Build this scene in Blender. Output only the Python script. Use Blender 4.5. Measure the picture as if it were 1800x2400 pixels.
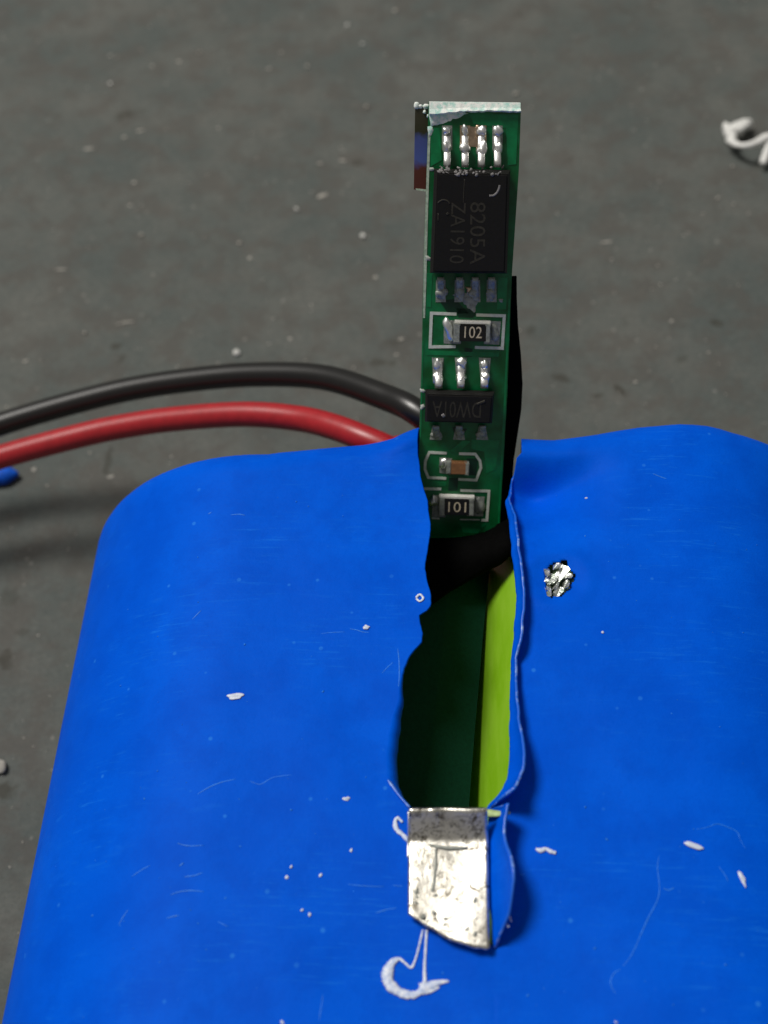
import bpy, bmesh, math, random
from mathutils import Vector, Matrix

# ------------------------------------------------------------------ scene / camera / light
for o in list(bpy.data.objects):
    bpy.data.objects.remove(o, do_unlink=True)
scene = bpy.context.scene
col = scene.collection
S = 0.001                                  # everything below is written in millimetres
scene.unit_settings.system = 'METRIC'
scene.unit_settings.length_unit = 'MILLIMETERS'

CAM = Vector((1.560, -40.052, 69.271))     # 50 mm above the pack
RIGHT = Vector((0.99679531, 0.05095343, -0.06166738))
UP = Vector((-0.0063302, 0.81872105, 0.57415658))
FWD = Vector((-0.07974362, 0.57192622, -0.81641984))
FPX = 3300.0                               # focal length in photograph pixels (1800 wide)
cam_data = bpy.data.cameras.new('camera')
cam = bpy.data.objects.new('camera', cam_data)
col.objects.link(cam)
m = Matrix((RIGHT, UP, -FWD)).transposed().to_4x4()
m.translation = CAM * S
cam.matrix_world = m
cam_data.sensor_fit = 'HORIZONTAL'
cam_data.sensor_width = 36.0
cam_data.lens = 36.0 * FPX / 1800.0
cam_data.clip_start = 0.002
cam_data.clip_end = 10.0
cam_data.dof.use_dof = True
cam_data.dof.focus_distance = 0.0605
cam_data.dof.aperture_fstop = 92.0
scene.camera = cam

world = bpy.data.worlds.new('World')
scene.world = world
world.use_nodes = True
world.node_tree.nodes['Background'].inputs[0].default_value = (1.0, 0.97, 0.93, 1)
world.node_tree.nodes['Background'].inputs[1].default_value = 0.16

KEY_DIR = Vector((-0.43, 0.27, 0.90)).normalized()
key_data = bpy.data.lights.new('desk_lamp_light', 'AREA')
key_data.shape = 'DISK'
key_data.size = 0.24
key_data.energy = 4.4
key_data.color = (1.0, 0.965, 0.91)
key = bpy.data.objects.new('desk_lamp_light', key_data)
col.objects.link(key)
key.location = Vector((0, -8 * S, 15 * S)) + KEY_DIR * 0.70
key.rotation_euler = KEY_DIR.to_track_quat('Z', 'Y').to_euler()

scene.view_settings.view_transform = 'Standard'
scene.view_settings.look = 'None'
scene.view_settings.exposure = 0.0
scene.view_settings.gamma = 1.0
scene.view_settings.use_curve_mapping = False
scene.render.engine = 'CYCLES'
scene.render.resolution_x = 768
scene.render.resolution_y = 1024

# ------------------------------------------------------------------ helpers
def ray(u, v):
    return RIGHT * ((u - 900.0) / FPX) + UP * ((1200.0 - v) / FPX) + FWD

def at(u, v, z):
    """point at height z (mm) seen at photograph pixel u, v"""
    d = ray(u, v)
    return CAM + d * ((z - CAM.z) / d.z)

def lerp_table(tab, x):
    if x <= tab[0][0]:
        return tab[0][1]
    for (a, fa), (b, fb) in zip(tab, tab[1:]):
        if x <= b:
            t = (x - a) / (b - a) if b > a else 0
            return fa + (fb - fa) * t
    return tab[-1][1]

def smooth(a, b, x):
    t = max(0.0, min(1.0, (x - a) / (b - a)))
    return t * t * (3 - 2 * t)

def link(name, me, mat=None, parent=None, shade=True, origin=None):
    if mat is not None and not me.materials:
        for k in (mat if isinstance(mat, (list, tuple)) else [mat]):
            me.materials.append(k)
    if shade:
        me.polygons.foreach_set('use_smooth', [True] * len(me.polygons))
    o = bpy.data.objects.new(name, me)
    col.objects.link(o)
    if parent is not None:
        o.parent = parent
    if origin is not None:
        o.location = origin * S
    return o

def mesh(name, verts, faces, mat=None, parent=None, shade=False, origin=None):
    me = bpy.data.meshes.new(name)
    off = origin if origin is not None else Vector((0, 0, 0))
    me.from_pydata([tuple((Vector(v) - off) * S) for v in verts], [], faces)
    me.update()
    return link(name, me, mat, parent, shade, origin)

def from_bm(name, bm, mat=None, parent=None, shade=False, origin=None):
    """bm built in mm"""
    off = origin if origin is not None else Vector((0, 0, 0))
    for v in bm.verts:
        v.co = (v.co - off) * S
    bmesh.ops.recalc_face_normals(bm, faces=bm.faces[:])
    me = bpy.data.meshes.new(name)
    bm.to_mesh(me)
    bm.free()
    return link(name, me, mat, parent, shade, origin)

def empty(name, loc, label, cat, group=None):
    o = bpy.data.objects.new(name, None)
    col.objects.link(o)
    o.empty_display_size = 0.002
    o.location = Vector(loc) * S
    tag(o, label, cat, group)
    return o

def tag(o, label=None, cat=None, group=None, kind=None):
    if label: o['label'] = label
    if cat: o['category'] = cat
    if group: o['group'] = group
    if kind: o['kind'] = kind
    return o

def box_bm(bm, x0, x1, y0, y1, z0, z1, bev=0.0, seg=2):
    vs = [bm.verts.new(p) for p in ((x0,y0,z0),(x1,y0,z0),(x1,y1,z0),(x0,y1,z0),(x0,y0,z1),(x1,y0,z1),(x1,y1,z1),(x0,y1,z1))]
    fs = [bm.faces.new([vs[i] for i in f]) for f in ((3,2,1,0),(4,5,6,7),(0,1,5,4),(1,2,6,5),(2,3,7,6),(3,0,4,7))]
    if bev:
        es = list({e for f in fs for e in f.edges})
        bmesh.ops.bevel(bm, geom=es, offset=bev, segments=seg, affect='EDGES', profile=0.5)

def box(name, x0, x1, y0, y1, z0, z1, mat, parent, bev=0.0, shade=False):
    bm = bmesh.new()
    box_bm(bm, x0, x1, y0, y1, z0, z1, bev)
    return from_bm(name, bm, mat, parent, shade)

def prism(name, pts, w0, w1, mat, parent, shade=False, bev=0.0):
    """polygon in local u,v extruded from w0 to w1"""
    bm = bmesh.new()
    a = [bm.verts.new((p[0], p[1], w0)) for p in pts]
    b = [bm.verts.new((p[0], p[1], w1)) for p in pts]
    n = len(pts)
    bm.faces.new(a[::-1]); top = bm.faces.new(b)
    for i in range(n):
        bm.faces.new((a[i], a[(i+1) % n], b[(i+1) % n], b[i]))
    if bev:
        bmesh.ops.bevel(bm, geom=list(top.edges), offset=bev, segments=2, affect='EDGES')
    return from_bm(name, bm, mat, parent, shade)

def catmull(pts, n=8):
    out = []
    P = [pts[0]] + list(pts) + [pts[-1]]
    for i in range(1, len(P) - 2):
        p0, p1, p2, p3 = P[i-1], P[i], P[i+1], P[i+2]
        for k in range(n):
            t = k / n
            out.append(tuple(0.5 * (2*b + (c-a)*t + (2*a-5*b+4*c-d)*t*t + (3*b-a-3*c+d)*t**3) for a, b, c, d in zip(p0, p1, p2, p3)))
    out.append(tuple(P[-2]))
    return out

def tube_bm(bm, pts, rad, seg=10, flat=1.0, up=Vector((0, 0, 1))):
    pts = [Vector(p) for p in pts]
    n = len(pts)
    rings = []
    for i, p in enumerate(pts):
        t = (pts[min(i+1, n-1)] - pts[max(i-1, 0)])
        if t.length < 1e-9: t = Vector((1, 0, 0))
        t.normalize()
        a = t.cross(up)
        if a.length < 1e-4: a = t.cross(Vector((1, 0, 0)))
        a.normalize()
        b = a.cross(t).normalized()
        r = rad[i] if isinstance(rad, (list, tuple)) else rad
        rings.append([bm.verts.new(p + (a * math.cos(2*math.pi*k/seg) + b * math.sin(2*math.pi*k/seg) * flat) * r) for k in range(seg)])
    for r0, r1 in zip(rings, rings[1:]):
        for k in range(seg):
            bm.faces.new((r0[k], r0[(k+1) % seg], r1[(k+1) % seg], r1[k]))
    bm.faces.new(rings[0][::-1]); bm.faces.new(rings[-1])

def blob_bm(bm, c, r, rnd, jit=0.15, sub=2, rot=0.0):
    """uneven lump: c centre, r = (rx, ry, rz)"""
    g = bmesh.ops.create_icosphere(bm, subdivisions=sub, radius=1.0)
    ph = [rnd.uniform(0, 6.28) for _ in range(6)]
    cr, sr = math.cos(rot), math.sin(rot)
    for v in g['verts']:
        q = v.co.copy()
        k = 1 + jit * (math.sin(2.3*q.x+ph[0]) + math.sin(3.1*q.y+ph[1]) + math.sin(2.7*q.z+ph[2]) + 0.6*math.sin(5*q.x+4*q.y+ph[3])) / 2
        x, y, z = q.x*k*r[0], q.y*k*r[1], q.z*k*r[2]
        v.co = Vector((c[0] + x*cr - y*sr, c[1] + x*sr + y*cr, c[2] + z))

# ------------------------------------------------------------------ materials
class N:
    """small node-graph writer"""
    def __init__(s, name):
        s.mat = bpy.data.materials.new(name)
        s.mat.use_nodes = True
        s.t = s.mat.node_tree
        s.b = s.t.nodes['Principled BSDF']
        s.co = s.t.nodes.new('ShaderNodeTexCoord')
        mp = s.t.nodes.new('ShaderNodeMapping')
        mp.inputs['Scale'].default_value = (1000, 1000, 1000)
        s.t.links.new(s.co.outputs['Object'], mp.inputs['Vector'])
        s.mm = mp.outputs['Vector']                # object coordinates in millimetres
    def set(s, **k):
        for a, v in k.items():
            s.b.inputs[a.replace('_', ' ')].default_value = v
        return s
    def l(s, a, b): s.t.links.new(a, b)
    def inp(s, sock, v):
        if hasattr(v, 'is_output'): s.l(v, sock)
        else: sock.default_value = v
    def noise(s, scale, detail=3, rough=0.5, vec=None, dist=0.0):
        n = s.t.nodes.new('ShaderNodeTexNoise')
        n.inputs['Scale'].default_value = scale
        n.inputs['Detail'].default_value = detail
        n.inputs['Roughness'].default_value = rough
        n.inputs['Distortion'].default_value = dist
        s.l(vec or s.mm, n.inputs['Vector'])
        return n.outputs['Fac']
    def voro(s, scale, feature='F1', vec=None):
        n = s.t.nodes.new('ShaderNodeTexVoronoi')
        n.feature = feature
        n.inputs['Scale'].default_value = scale
        s.l(vec or s.mm, n.inputs['Vector'])
        return n.outputs['Distance']
    def map(s, loc=(0,0,0), rot=0.0, scale=(1,1,1), vec=None):
        n = s.t.nodes.new('ShaderNodeMapping')
        n.inputs['Location'].default_value = loc
        n.inputs['Rotation'].default_value = (0, 0, rot)
        n.inputs['Scale'].default_value = scale
        s.l(vec or s.mm, n.inputs['Vector'])
        return n.outputs['Vector']
    def ramp(s, fac, stops):
        n = s.t.nodes.new('ShaderNodeValToRGB')
        e = n.color_ramp.elements
        while len(e) < len(stops): e.new(0.5)
        for k, (p, c) in zip(e, stops):
            k.position = p
            k.color = (c, c, c, 1) if not isinstance(c, tuple) else (*c, 1)
        s.l(fac, n.inputs['Fac'])
        return n.outputs['Color']
    def mix(s, fac, a, b, mode='MIX'):
        n = s.t.nodes.new('ShaderNodeMix')
        n.data_type = 'RGBA'
        n.blend_type = mode
        s.inp(n.inputs[0], fac)
        for sock, v in ((n.inputs[6], a), (n.inputs[7], b)):
            s.inp(sock, (*v, 1) if isinstance(v, tuple) and len(v) == 3 else v)
        return n.outputs[2]
    def math(s, op, a, b=0.0, clamp=False):
        n = s.t.nodes.new('ShaderNodeMath')
        n.operation = op
        n.use_clamp = clamp
        s.inp(n.inputs[0], a); s.inp(n.inputs[1], b)
        return n.outputs[0]
    def length(s, vec):
        n = s.t.nodes.new('ShaderNodeVectorMath'); n.operation = 'LENGTH'
        s.l(vec, n.inputs[0])
        return n.outputs['Value']
    def bump(s, h, strength=0.2, dist=0.05):
        n = s.t.nodes.new('ShaderNodeBump')
        n.inputs['Strength'].default_value = strength
        n.inputs['Distance'].default_value = dist * S
        s.l(h, n.inputs['Height'])
        s.l(n.outputs['Normal'], s.b.inputs['Normal'])
    def color(s, c):
        s.inp(s.b.inputs['Base Color'], (*c, 1) if isinstance(c, tuple) else c)
        return s

M = {}
def simple(name, colr, rough=0.5, metal=0.0, spec=0.5, var=0.0, scale=4.0, bump=0.0):
    n = N(name)
    n.set(Roughness=rough, Metallic=metal, Specular_IOR_Level=spec)
    if var:
        f = n.noise(scale, 4, 0.6)
        n.color(n.mix(n.ramp(f, [(0.3, 0.0), (0.7, 1.0)]), tuple(c * (1 - var) for c in colr), tuple(min(1, c * (1 + var)) for c in colr)))
    else:
        n.color(colr)
    if bump:
        n.bump(n.noise(scale * 3, 4, 0.6), bump, 0.03)
    M[name] = n.mat
    return n.mat

# grey worn table top: mottled, gritty, with its old stains
n = N('table_grey')
n.set(Roughness=0.75, Specular_IOR_Level=0.15)
c = n.mix(n.ramp(n.noise(0.14, 5, 0.62), [(0.38, 0.0), (0.62, 1.0)]), (0.079, 0.092, 0.088), (0.106, 0.112, 0.104))
c = n.mix(n.ramp(n.noise(2.2, 6, 0.72), [(0.3, 0.0), (0.7, 1.0)]), c, n.mix(1.0, c, (1.34, 1.30, 1.27), 'MULTIPLY'))
c = n.mix(n.ramp(n.noise(5.5, 4, 0.75), [(0.36, 0.34), (0.5, 0.0)]), c, (0.052, 0.060, 0.056))      # dark pits
c = n.mix(n.ramp(n.noise(4.2, 3, 0.7, n.map(loc=(9, 40, 0))), [(0.60, 0.0), (0.74, 0.35)]), c, (0.20, 0.195, 0.175))   # pale grit
c = n.mix(n.ramp(n.noise(0.45, 4, 0.6, n.map(loc=(3, 17, 0))), [(0.40, 0.5), (0.54, 0.0)]), c, (0.092, 0.083, 0.074))
c = n.mix(n.ramp(n.noise(0.9, 3, 0.5), [(0.62, 0.0), (0.78, 0.22)]), c, (0.19, 0.19, 0.175))       # pale bloom
c = n.mix(n.ramp(n.noise(0.6, 3, 0.6, n.map(loc=(31, 7, 0))), [(0.64, 0.0), (0.8, 0.5)]), c, (0.062, 0.06, 0.052))
st = n.map(rot=0.3, scale=(0.25, 2.2, 1))
c = n.mix(n.ramp(n.noise(1.0, 4, 0.6, st), [(0.68, 0.0), (0.8, 0.3)]), c, (0.21, 0.205, 0.19))        # rubbed streaks
spk = n.voro(0.55)
c = n.mix(n.ramp(n.math('ADD', spk, n.math('MULTIPLY', n.noise(6, 2), 0.06)), [(0.075, 0.45), (0.12, 0.0)]), c, (0.30, 0.29, 0.265))
STAINS = [  # u, v, half length px, half width px, angle, darkness
    (300, 268, 42, 13, 0.35, 0.55), (842, 381, 20, 12, 0.0, 0.5), (252, 1085, 55, 10, 1.55, 0.55), (272, 812, 18, 11, 0.5, 0.6),
    (284, 842, 24, 7, 1.2, 0.5), (895, 850, 52, 13, 0.0, 0.5), (930, 800, 30, 12, 0.3, 0.4), (1318, 885, 28, 11, -0.4, 0.6), (1449, 912, 26, 8, -1.0, 0.62),
    (1402, 926, 18, 6, 0.1, 0.5), (1676, 757, 24, 11, 0.1, 0.6), (1600, 840, 20, 12, 0.9, 0.35), (1242, 775, 16, 14, 0, 0.5), (15, 1545, 26, 22, 0.2, 0.6), (12, 1850, 28, 24, -0.3, 0.65),
    (55, 1480, 18, 14, -0.4, 0.35), (20, 1400, 30, 26, 0.4, 0.35), (1335, 375, 30, 3, 0.7, 0.35), (1780, 390, 20, 14, 0.6, 0.35)]
wob = n.noise(1.3, 4, 0.6)
for (u, v, a, b, ang, dk) in STAINS:
    p = at(u, v, 0)
    px = FPX / (p - CAM).length
    ra, rb = a / px, b / px / 0.82
    mp = n.t.nodes.new('ShaderNodeMapping')
    mp.vector_type = 'TEXTURE'
    mp.inputs['Location'].default_value = (p.x, p.y, 0)
    mp.inputs['Rotation'].default_value = (0, 0, ang)
    mp.inputs['Scale'].default_value = (ra, rb, 1)
    n.l(n.mm, mp.inputs['Vector'])
    d = n.math('ADD', n.length(mp.outputs['Vector']), n.math('MULTIPLY', n.math('SUBTRACT', wob, 0.5), 2.2))
    c = n.mix(n.ramp(d, [(0.45, dk), (0.95, 0.0)]), c, (0.046, 0.043, 0.033))
n.color(c)
n.bump(n.math('ADD', n.noise(9, 5, 0.7), n.math('MULTIPLY', n.noise(1.2, 3), 1.5)), 0.35, 0.05)
M['table'] = n.mat

# blue heat-shrink film
n = N('blue_film')
n.set(Roughness=0.5, Specular_IOR_Level=0.025)
c = n.mix(n.ramp(n.noise(0.22, 3, 0.5), [(0.3, 0.0), (0.7, 1.0)]), (0.0, 0.090, 0.68), (0.0, 0.110, 0.77))
c = n.mix(n.ramp(n.noise(1.1, 5, 0.7, n.map(rot=0.25, scale=(0.35, 1.6, 1))), [(0.60, 0.0), (0.78, 0.30)]), c, (0.01, 0.17, 0.80))
c = n.mix(n.ramp(n.voro(0.75), [(0.05, 0.55), (0.085, 0.0)]), c, (0.03, 0.25, 0.85))
c = n.mix(n.ramp(n.noise(0.5, 5, 0.65, n.map(loc=(5, 2, 0))), [(0.36, 0.55), (0.56, 0.0)]), c, (0.0, 0.075, 0.60))       # duller patches
patch = n.ramp(n.noise(0.16, 3, 0.6, n.map(loc=(12, 3, 0))), [(0.46, 0.0), (0.62, 1.0)])
for rot_, sc_, amt in ((0.2, (0.5, 7.0, 1), 0.34), (-0.5, (0.4, 6.0, 1), 0.26), (1.3, (0.5, 8.0, 1), 0.2)):                # handling scuffs
    hair = n.ramp(n.noise(1.0, 4, 0.7, n.map(rot=rot_, scale=sc_)), [(0.60, 0.0), (0.68, amt)])
    c = n.mix(n.math('MULTIPLY', hair, patch), c, (0.012, 0.20, 0.82))
c = n.mix(n.ramp(n.noise(9, 3, 0.7), [(0.3, 0.25), (0.5, 0.0)]), c, (0.0, 0.07, 0.56))
n.color(c)
n.bump(n.math('ADD', n.math('MULTIPLY', n.noise(11, 4, 0.7), 0.45), n.math('MULTIPLY', n.noise(0.55, 4, 0.6), 1.6)), 0.22, 0.13)
M['film'] = n.mat
n = N('film_cut_edge'); n.set(Roughness=0.35, Specular_IOR_Level=0.5)
n.color(n.mix(n.ramp(n.noise(1.6, 5, 0.7), [(0.52, 0.0), (0.72, 1.0)]), (0.012, 0.13, 0.70), (0.34, 0.52, 0.90)))
M['film_cut_edge'] = n.mat
simple('film_scuff', (0.015, 0.19, 0.78), 0.5, 0, 0.3, 0.3, 8)
simple('white_flake', (0.62, 0.68, 0.82), 0.35, 0, 0.5, 0.12, 6, 0.3)
n = N('highlight_curl'); n.set(Roughness=0.4, Specular_IOR_Level=0.5)  # white used for the modelled highlights on the film
n.color(n.mix(n.ramp(n.noise(6, 4, 0.65), [(0.35, 0.0), (0.65, 1.0)]), (0.42, 0.53, 0.80), (0.84, 0.87, 0.95)))
n.bump(n.noise(9, 4, 0.6), 0.5, 0.06); M['curl'] = n.mat

n = N('cell_sleeve_green'); n.set(Roughness=0.38, Specular_IOR_Level=0.35)
c = n.mix(n.ramp(n.noise(1.5, 4, 0.6, n.map(scale=(1, 0.25, 1))), [(0.3, 0.0), (0.7, 1.0)]), (0.21, 0.46, 0.008), (0.28, 0.54, 0.03))
c = n.mix(n.ramp(n.noise(5, 3, 0.6), [(0.70, 0.0), (0.78, 0.5)]), c, (0.42, 0.58, 0.10))
n.color(c); n.bump(n.noise(4, 4, 0.6), 0.12, 0.05); M['sleeve'] = n.mat
simple('sleeve_torn_edge', (0.42, 0.55, 0.22), 0.5, 0, 0.4, 0.25, 5)
n = N('fibre_paper'); n.set(Roughness=0.8, Specular_IOR_Level=0.15)
n.color(n.mix(n.ramp(n.noise(6, 5, 0.7), [(0.3, 0.0), (0.75, 1.0)]), (0.002, 0.032, 0.019), (0.003, 0.050, 0.030)))
n.bump(n.noise(12, 4, 0.7), 0.3, 0.04); M['paper'] = n.mat

# cut nickel tab, tinned and flux-stained
n = N('tinned_nickel'); n.set(Metallic=1.0)
fl = n.noise(1.5, 5, 0.68, None, 1.2)
c = n.mix(n.ramp(n.noise(0.9, 4, 0.6), [(0.38, 0.0), (0.58, 1.0)]), (0.80, 0.77, 0.68), (0.98, 0.95, 0.86))
for sc_, off, wd in ((0.9, 0, 0.016), (1.6, 30, 0.022), (2.8, 60, 0.026)):           # crazed flux lines
    q = n.noise(sc_, 4, 0.62, n.map(loc=(off, off, 0)), 0.9)
    d = n.math('ABSOLUTE', n.math('SUBTRACT', q, 0.5))
    mk = n.ramp(n.noise(1.3, 3, 0.6, n.map(loc=(off, 7, 0))), [(0.45, 0.0), (0.60, 0.9)])
    c = n.mix(n.math('MULTIPLY', n.ramp(d, [(wd * 0.5, 1.0), (wd, 0.0)]), mk), c, (0.085, 0.065, 0.035))
n.color(c)
n.l(n.ramp(n.noise(3.0, 4, 0.7), [(0.3, 0.28), (0.75, 0.44)]), n.b.inputs['Roughness'])
n.bump(n.math('ADD', fl, n.math('MULTIPLY', n.noise(8, 4, 0.7), 0.22)), 0.26, 0.10); M['nickel'] = n.mat

# board
n = N('solder_mask'); n.set(Roughness=0.3, Specular_IOR_Level=0.45)
f = n.ramp(n.noise(0.9, 3, 0.5), [(0.35, 0.0), (0.65, 1.0)])
c = n.mix(f, (0.001, 0.080, 0.016), (0.003, 0.170, 0.055))
c = n.mix(n.ramp(n.noise(7, 4, 0.7), [(0.62, 0.0), (0.75, 0.4)]), c, (0.02, 0.16, 0.08))
n.color(c); n.bump(n.noise(5, 4, 0.6), 0.12, 0.04); M['mask'] = n.mat
simple('trace_green', (0.002, 0.185, 0.058), 0.28, 0, 0.45, 0.25, 2)
simple('mask_dark', (0.002, 0.035, 0.016), 0.35, 0, 0.4, 0.3, 3)
simple('fibreglass', (0.46, 0.56, 0.44), 0.6, 0, 0.3, 0.3, 5, 0.3)
simple('silkscreen', (0.62, 0.66, 0.60), 0.6, 0, 0.3, 0.14, 7)
n = N('white_flux'); n.set(Roughness=0.55, Specular_IOR_Level=0.4)
n.color(n.mix(n.ramp(n.noise(4, 5, 0.7), [(0.36, 0.0), (0.56, 1.0)]), (0.45, 0.74, 0.66), (0.92, 0.93, 0.89)))
n.bump(n.noise(8, 4, 0.7), 0.5, 0.05); M['flux'] = n.mat
simple('solder', (0.97, 0.96, 0.92), 0.42, 1.0, 0.5, 0.10, 5, 0.25)
simple('solder_dull_or_shaded', (0.30, 0.32, 0.29), 0.5, 0.2, 0.5, 0.35, 6, 0.4)  # dull solder, also the painted shade on leads below the chips
simple('copper_tin', (0.62, 0.46, 0.32), 0.35, 1.0, 0.5, 0.3, 5, 0.3)
simple('chip_black', (0.0050, 0.0044, 0.0040), 0.6, 0, 0.32, 0.3, 6, 0.25)
simple('chip_print', (0.034, 0.031, 0.024), 0.6, 0, 0.3, 0.35, 9)
simple('chip_pale_grey', (0.24, 0.23, 0.23), 0.8, 0, 0.2, 0.4, 8, 0.4)
simple('resistor_black', (0.006, 0.006, 0.006), 0.3, 0, 0.5, 0.3, 6)
simple('resistor_print', (0.60, 0.52, 0.38), 0.6, 0, 0.3, 0.2, 8)
simple('ceramic_white', (0.78, 0.77, 0.72), 0.5, 0, 0.4, 0.08, 6)
simple('ceramic_brown', (0.27, 0.125, 0.055), 0.45, 0, 0.4, 0.2, 6)
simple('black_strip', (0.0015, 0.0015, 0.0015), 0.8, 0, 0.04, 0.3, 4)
n = N('painted_reflection'); n.set(Roughness=0.35, Metallic=0.35, Specular_IOR_Level=0.5)  # brown and blue reflections in the metal, painted as colour bands
sx = n.t.nodes.new('ShaderNodeSeparateXYZ'); n.l(n.mm, sx.inputs[0])
v = n.math('ADD', n.math('MULTIPLY', sx.outputs['Y'], 0.2), n.math('MULTIPLY', n.noise(2, 3), 0.12))
n.color(n.ramp(n.math('SUBTRACT', v, 3.0), [(0.0, (0.10, 0.026, 0.020)), (0.44, (0.12, 0.032, 0.022)), (0.50, (0.09, 0.13, 0.42)), (0.68, (0.08, 0.11, 0.34)), (0.74, (0.045, 0.045, 0.020)), (1.0, (0.07, 0.06, 0.04))]))
M['tinted'] = n.mat
simple('wire_black', (0.005, 0.0047, 0.0044), 0.36, 0, 0.75, 0.2, 2, 0.1)
simple('wire_red', (0.40, 0.014, 0.020), 0.38, 0, 0.6, 0.12, 2, 0.15)
simple('crumb_white', (0.82, 0.82, 0.79), 0.7, 0, 0.3, 0.15, 5, 0.4)
simple('crumb_light', (0.60, 0.60, 0.57), 0.8, 0, 0.2, 0.2, 5, 0.4)
simple('crumb_pale', (0.36, 0.345, 0.31), 0.8, 0, 0.2, 0.25, 4, 0.4)
simple('crumb_blue', (0.005, 0.10, 0.60), 0.45, 0, 0.3, 0.3, 3)
simple('steel', (0.6, 0.6, 0.58), 0.3, 1.0)
n = N('crumpled_foil'); n.set(Roughness=0.3, Metallic=0.85)
n.color(n.mix(n.ramp(n.noise(5, 3, 0.6), [(0.35, 0.0), (0.6, 1.0)]), (0.40, 0.47, 0.38), (0.93, 0.94, 0.93))); n.bump(n.noise(6, 4, 0.6), 0.5, 0.06)
M['foil'] = n.mat

# ------------------------------------------------------------------ table
o = mesh('table_top', [(-400, -300, 0), (400, -300, 0), (400, 500, 0), (-400, 500, 0)], [(0, 1, 2, 3)], M['table'])
tag(o, 'worn grey table top, speckled and stained', 'table', kind='structure')

# ------------------------------------------------------------------ battery pack
R = 9.3
TOP = 2 * R
pack = empty('battery_pack', (0, -35, 0), 'two-cell battery pack in blue shrink film, slit open along the middle', 'battery')
PO = Vector((0, -35, 0))

def ytab(rows, z=TOP):
    """(v pixel, u pixel) list -> (y, x) table sorted by y"""
    t = []
    for v, u in rows:
        p = at(u, v, z)
        t.append((p.y, p.x))
    return sorted(t)

LEFT_EDGE = ytab([(985, 981), (1010, 980), (1080, 979), (1130, 985), (1180, 1000), (1230, 1008), (1270, 1005), (1300, 998), (1330, 993), (1360, 1000), (1390, 1008), (1418, 1009), (1430, 1000),
                  (1441, 982), (1460, 982), (1485, 989), (1505, 986), (1522, 970), (1540, 956), (1565, 945), (1600, 938), (1640, 933), (1680, 920), (1720, 910), (1765, 906), (1830, 908), (1862, 930), (1897, 962),
                  (1960, 985), (2050, 1030), (2150, 1100), (2222, 1158)])
HINGE = ytab([(985, 1228), (1015, 1221), (1060, 1211), (1100, 1202), (1140, 1190), (1200, 1196), (1300, 1204), (1400, 1214), (1450, 1212), (1520, 1206), (1550, 1202), (1600, 1200), (1700, 1199), (1800, 1197), (1830, 1193),
              (1860, 1180), (1880, 1164), (1894, 1150), (1904, 1146), (1908, 1152), (1950, 1146), (2050, 1146), (2222, 1162)])
FLAP = [(v, w) for v, w in [(985, 0), (1085, 0), (1110, 3), (1140, 8), (1200, 16), (1300, 18), (1400, 19), (1450, 22), (1520, 20), (1550, 10), (1600, 12), (1650, 17), (1700, 23), (1760, 35), (1800, 42), (1835, 44), (1862, 46),
                           (1880, 58), (1893, 66), (1899, 4), (1907, 4), (1912, 54), (1950, 48), (1985, 46), (2010, 52), (2050, 66), (2078, 71), (2100, 68), (2130, 60), (2170, 42), (2200, 18), (2218, 2), (2300, 0)]]
FLAP_Y = sorted([(at(1210, v, TOP).y, w / (FPX / 55.0)) for v, w in FLAP])
Y_TIP = at(1160, 2222, TOP).y
CURL = sorted([(at(920, v, TOP).y, k) for v, k in [(985, 0.05), (1500, 0.06), (1580, 0.10), (1640, 0.30), (1700, 0.55), (1830, 0.6), (1890, 0.25), (2000, 0.1), (2230, 0.02)]])
# far end of the film, as seen along the top
END_L = sorted([(p.x, p.y) for p in (at(u, v, TOP) for u, v in [(540, 1070), (650, 1053), (760, 1043), (850, 1036), (920, 1026), (982, 1003)])])
END_R = sorted([(p.x, p.y) for p in (at(u, v, TOP) for u, v in [(1215, 1016), (1300, 1019), (1400, 1009), (1500, 994), (1600, 985), (1680, 983), (1740, 989), (1800, 1004), (1850, 1020)])])
FIL = 1.6
def y_end(x, side):
    t = END_L if side < 0 else END_R
    return lerp_table(t, max(-9.0, min(12.5, x))) + 0.62

def z_top(x, y):
    """height of the film between the two cell crests"""
    z = TOP
    z += 0.35 * math.exp(-((x + 2.4) / 1.2) ** 2) * smooth(-3.0, 0.0, y)              # lifted left corner by the board
    z -= 1.5 * math.exp(-((x - 3.3) / 2.4) ** 2) * smooth(-7.0, -2.6, y) * (1 - 0.9 * smooth(-2.4, -0.9, y))             # hollow beside the board
    z -= 0.35 * math.exp(-((x - 3.2) / 1.0) ** 2 - ((y + 2.4) / 0.7) ** 2)
    z -= 0.22 * math.exp(-(x / 5.0) ** 2) * (1 - smooth(-26, -20, y))
    z += 0.05 * math.sin(0.9 * x + 0.35 * y) * math.sin(0.33 * y + 0.5)
    return TOP + (z - TOP) * (1 - smooth(5.5, 9.2, abs(x)))

ys = []
y = 0.0
while y > -31.0:
    ys.append(y); y -= 0.11
while y > -72.0:
    ys.append(y); y -= 1.3
NF = 7     # fillet rows at the far end
NB, NA, NT = 8, 44, 74

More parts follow.
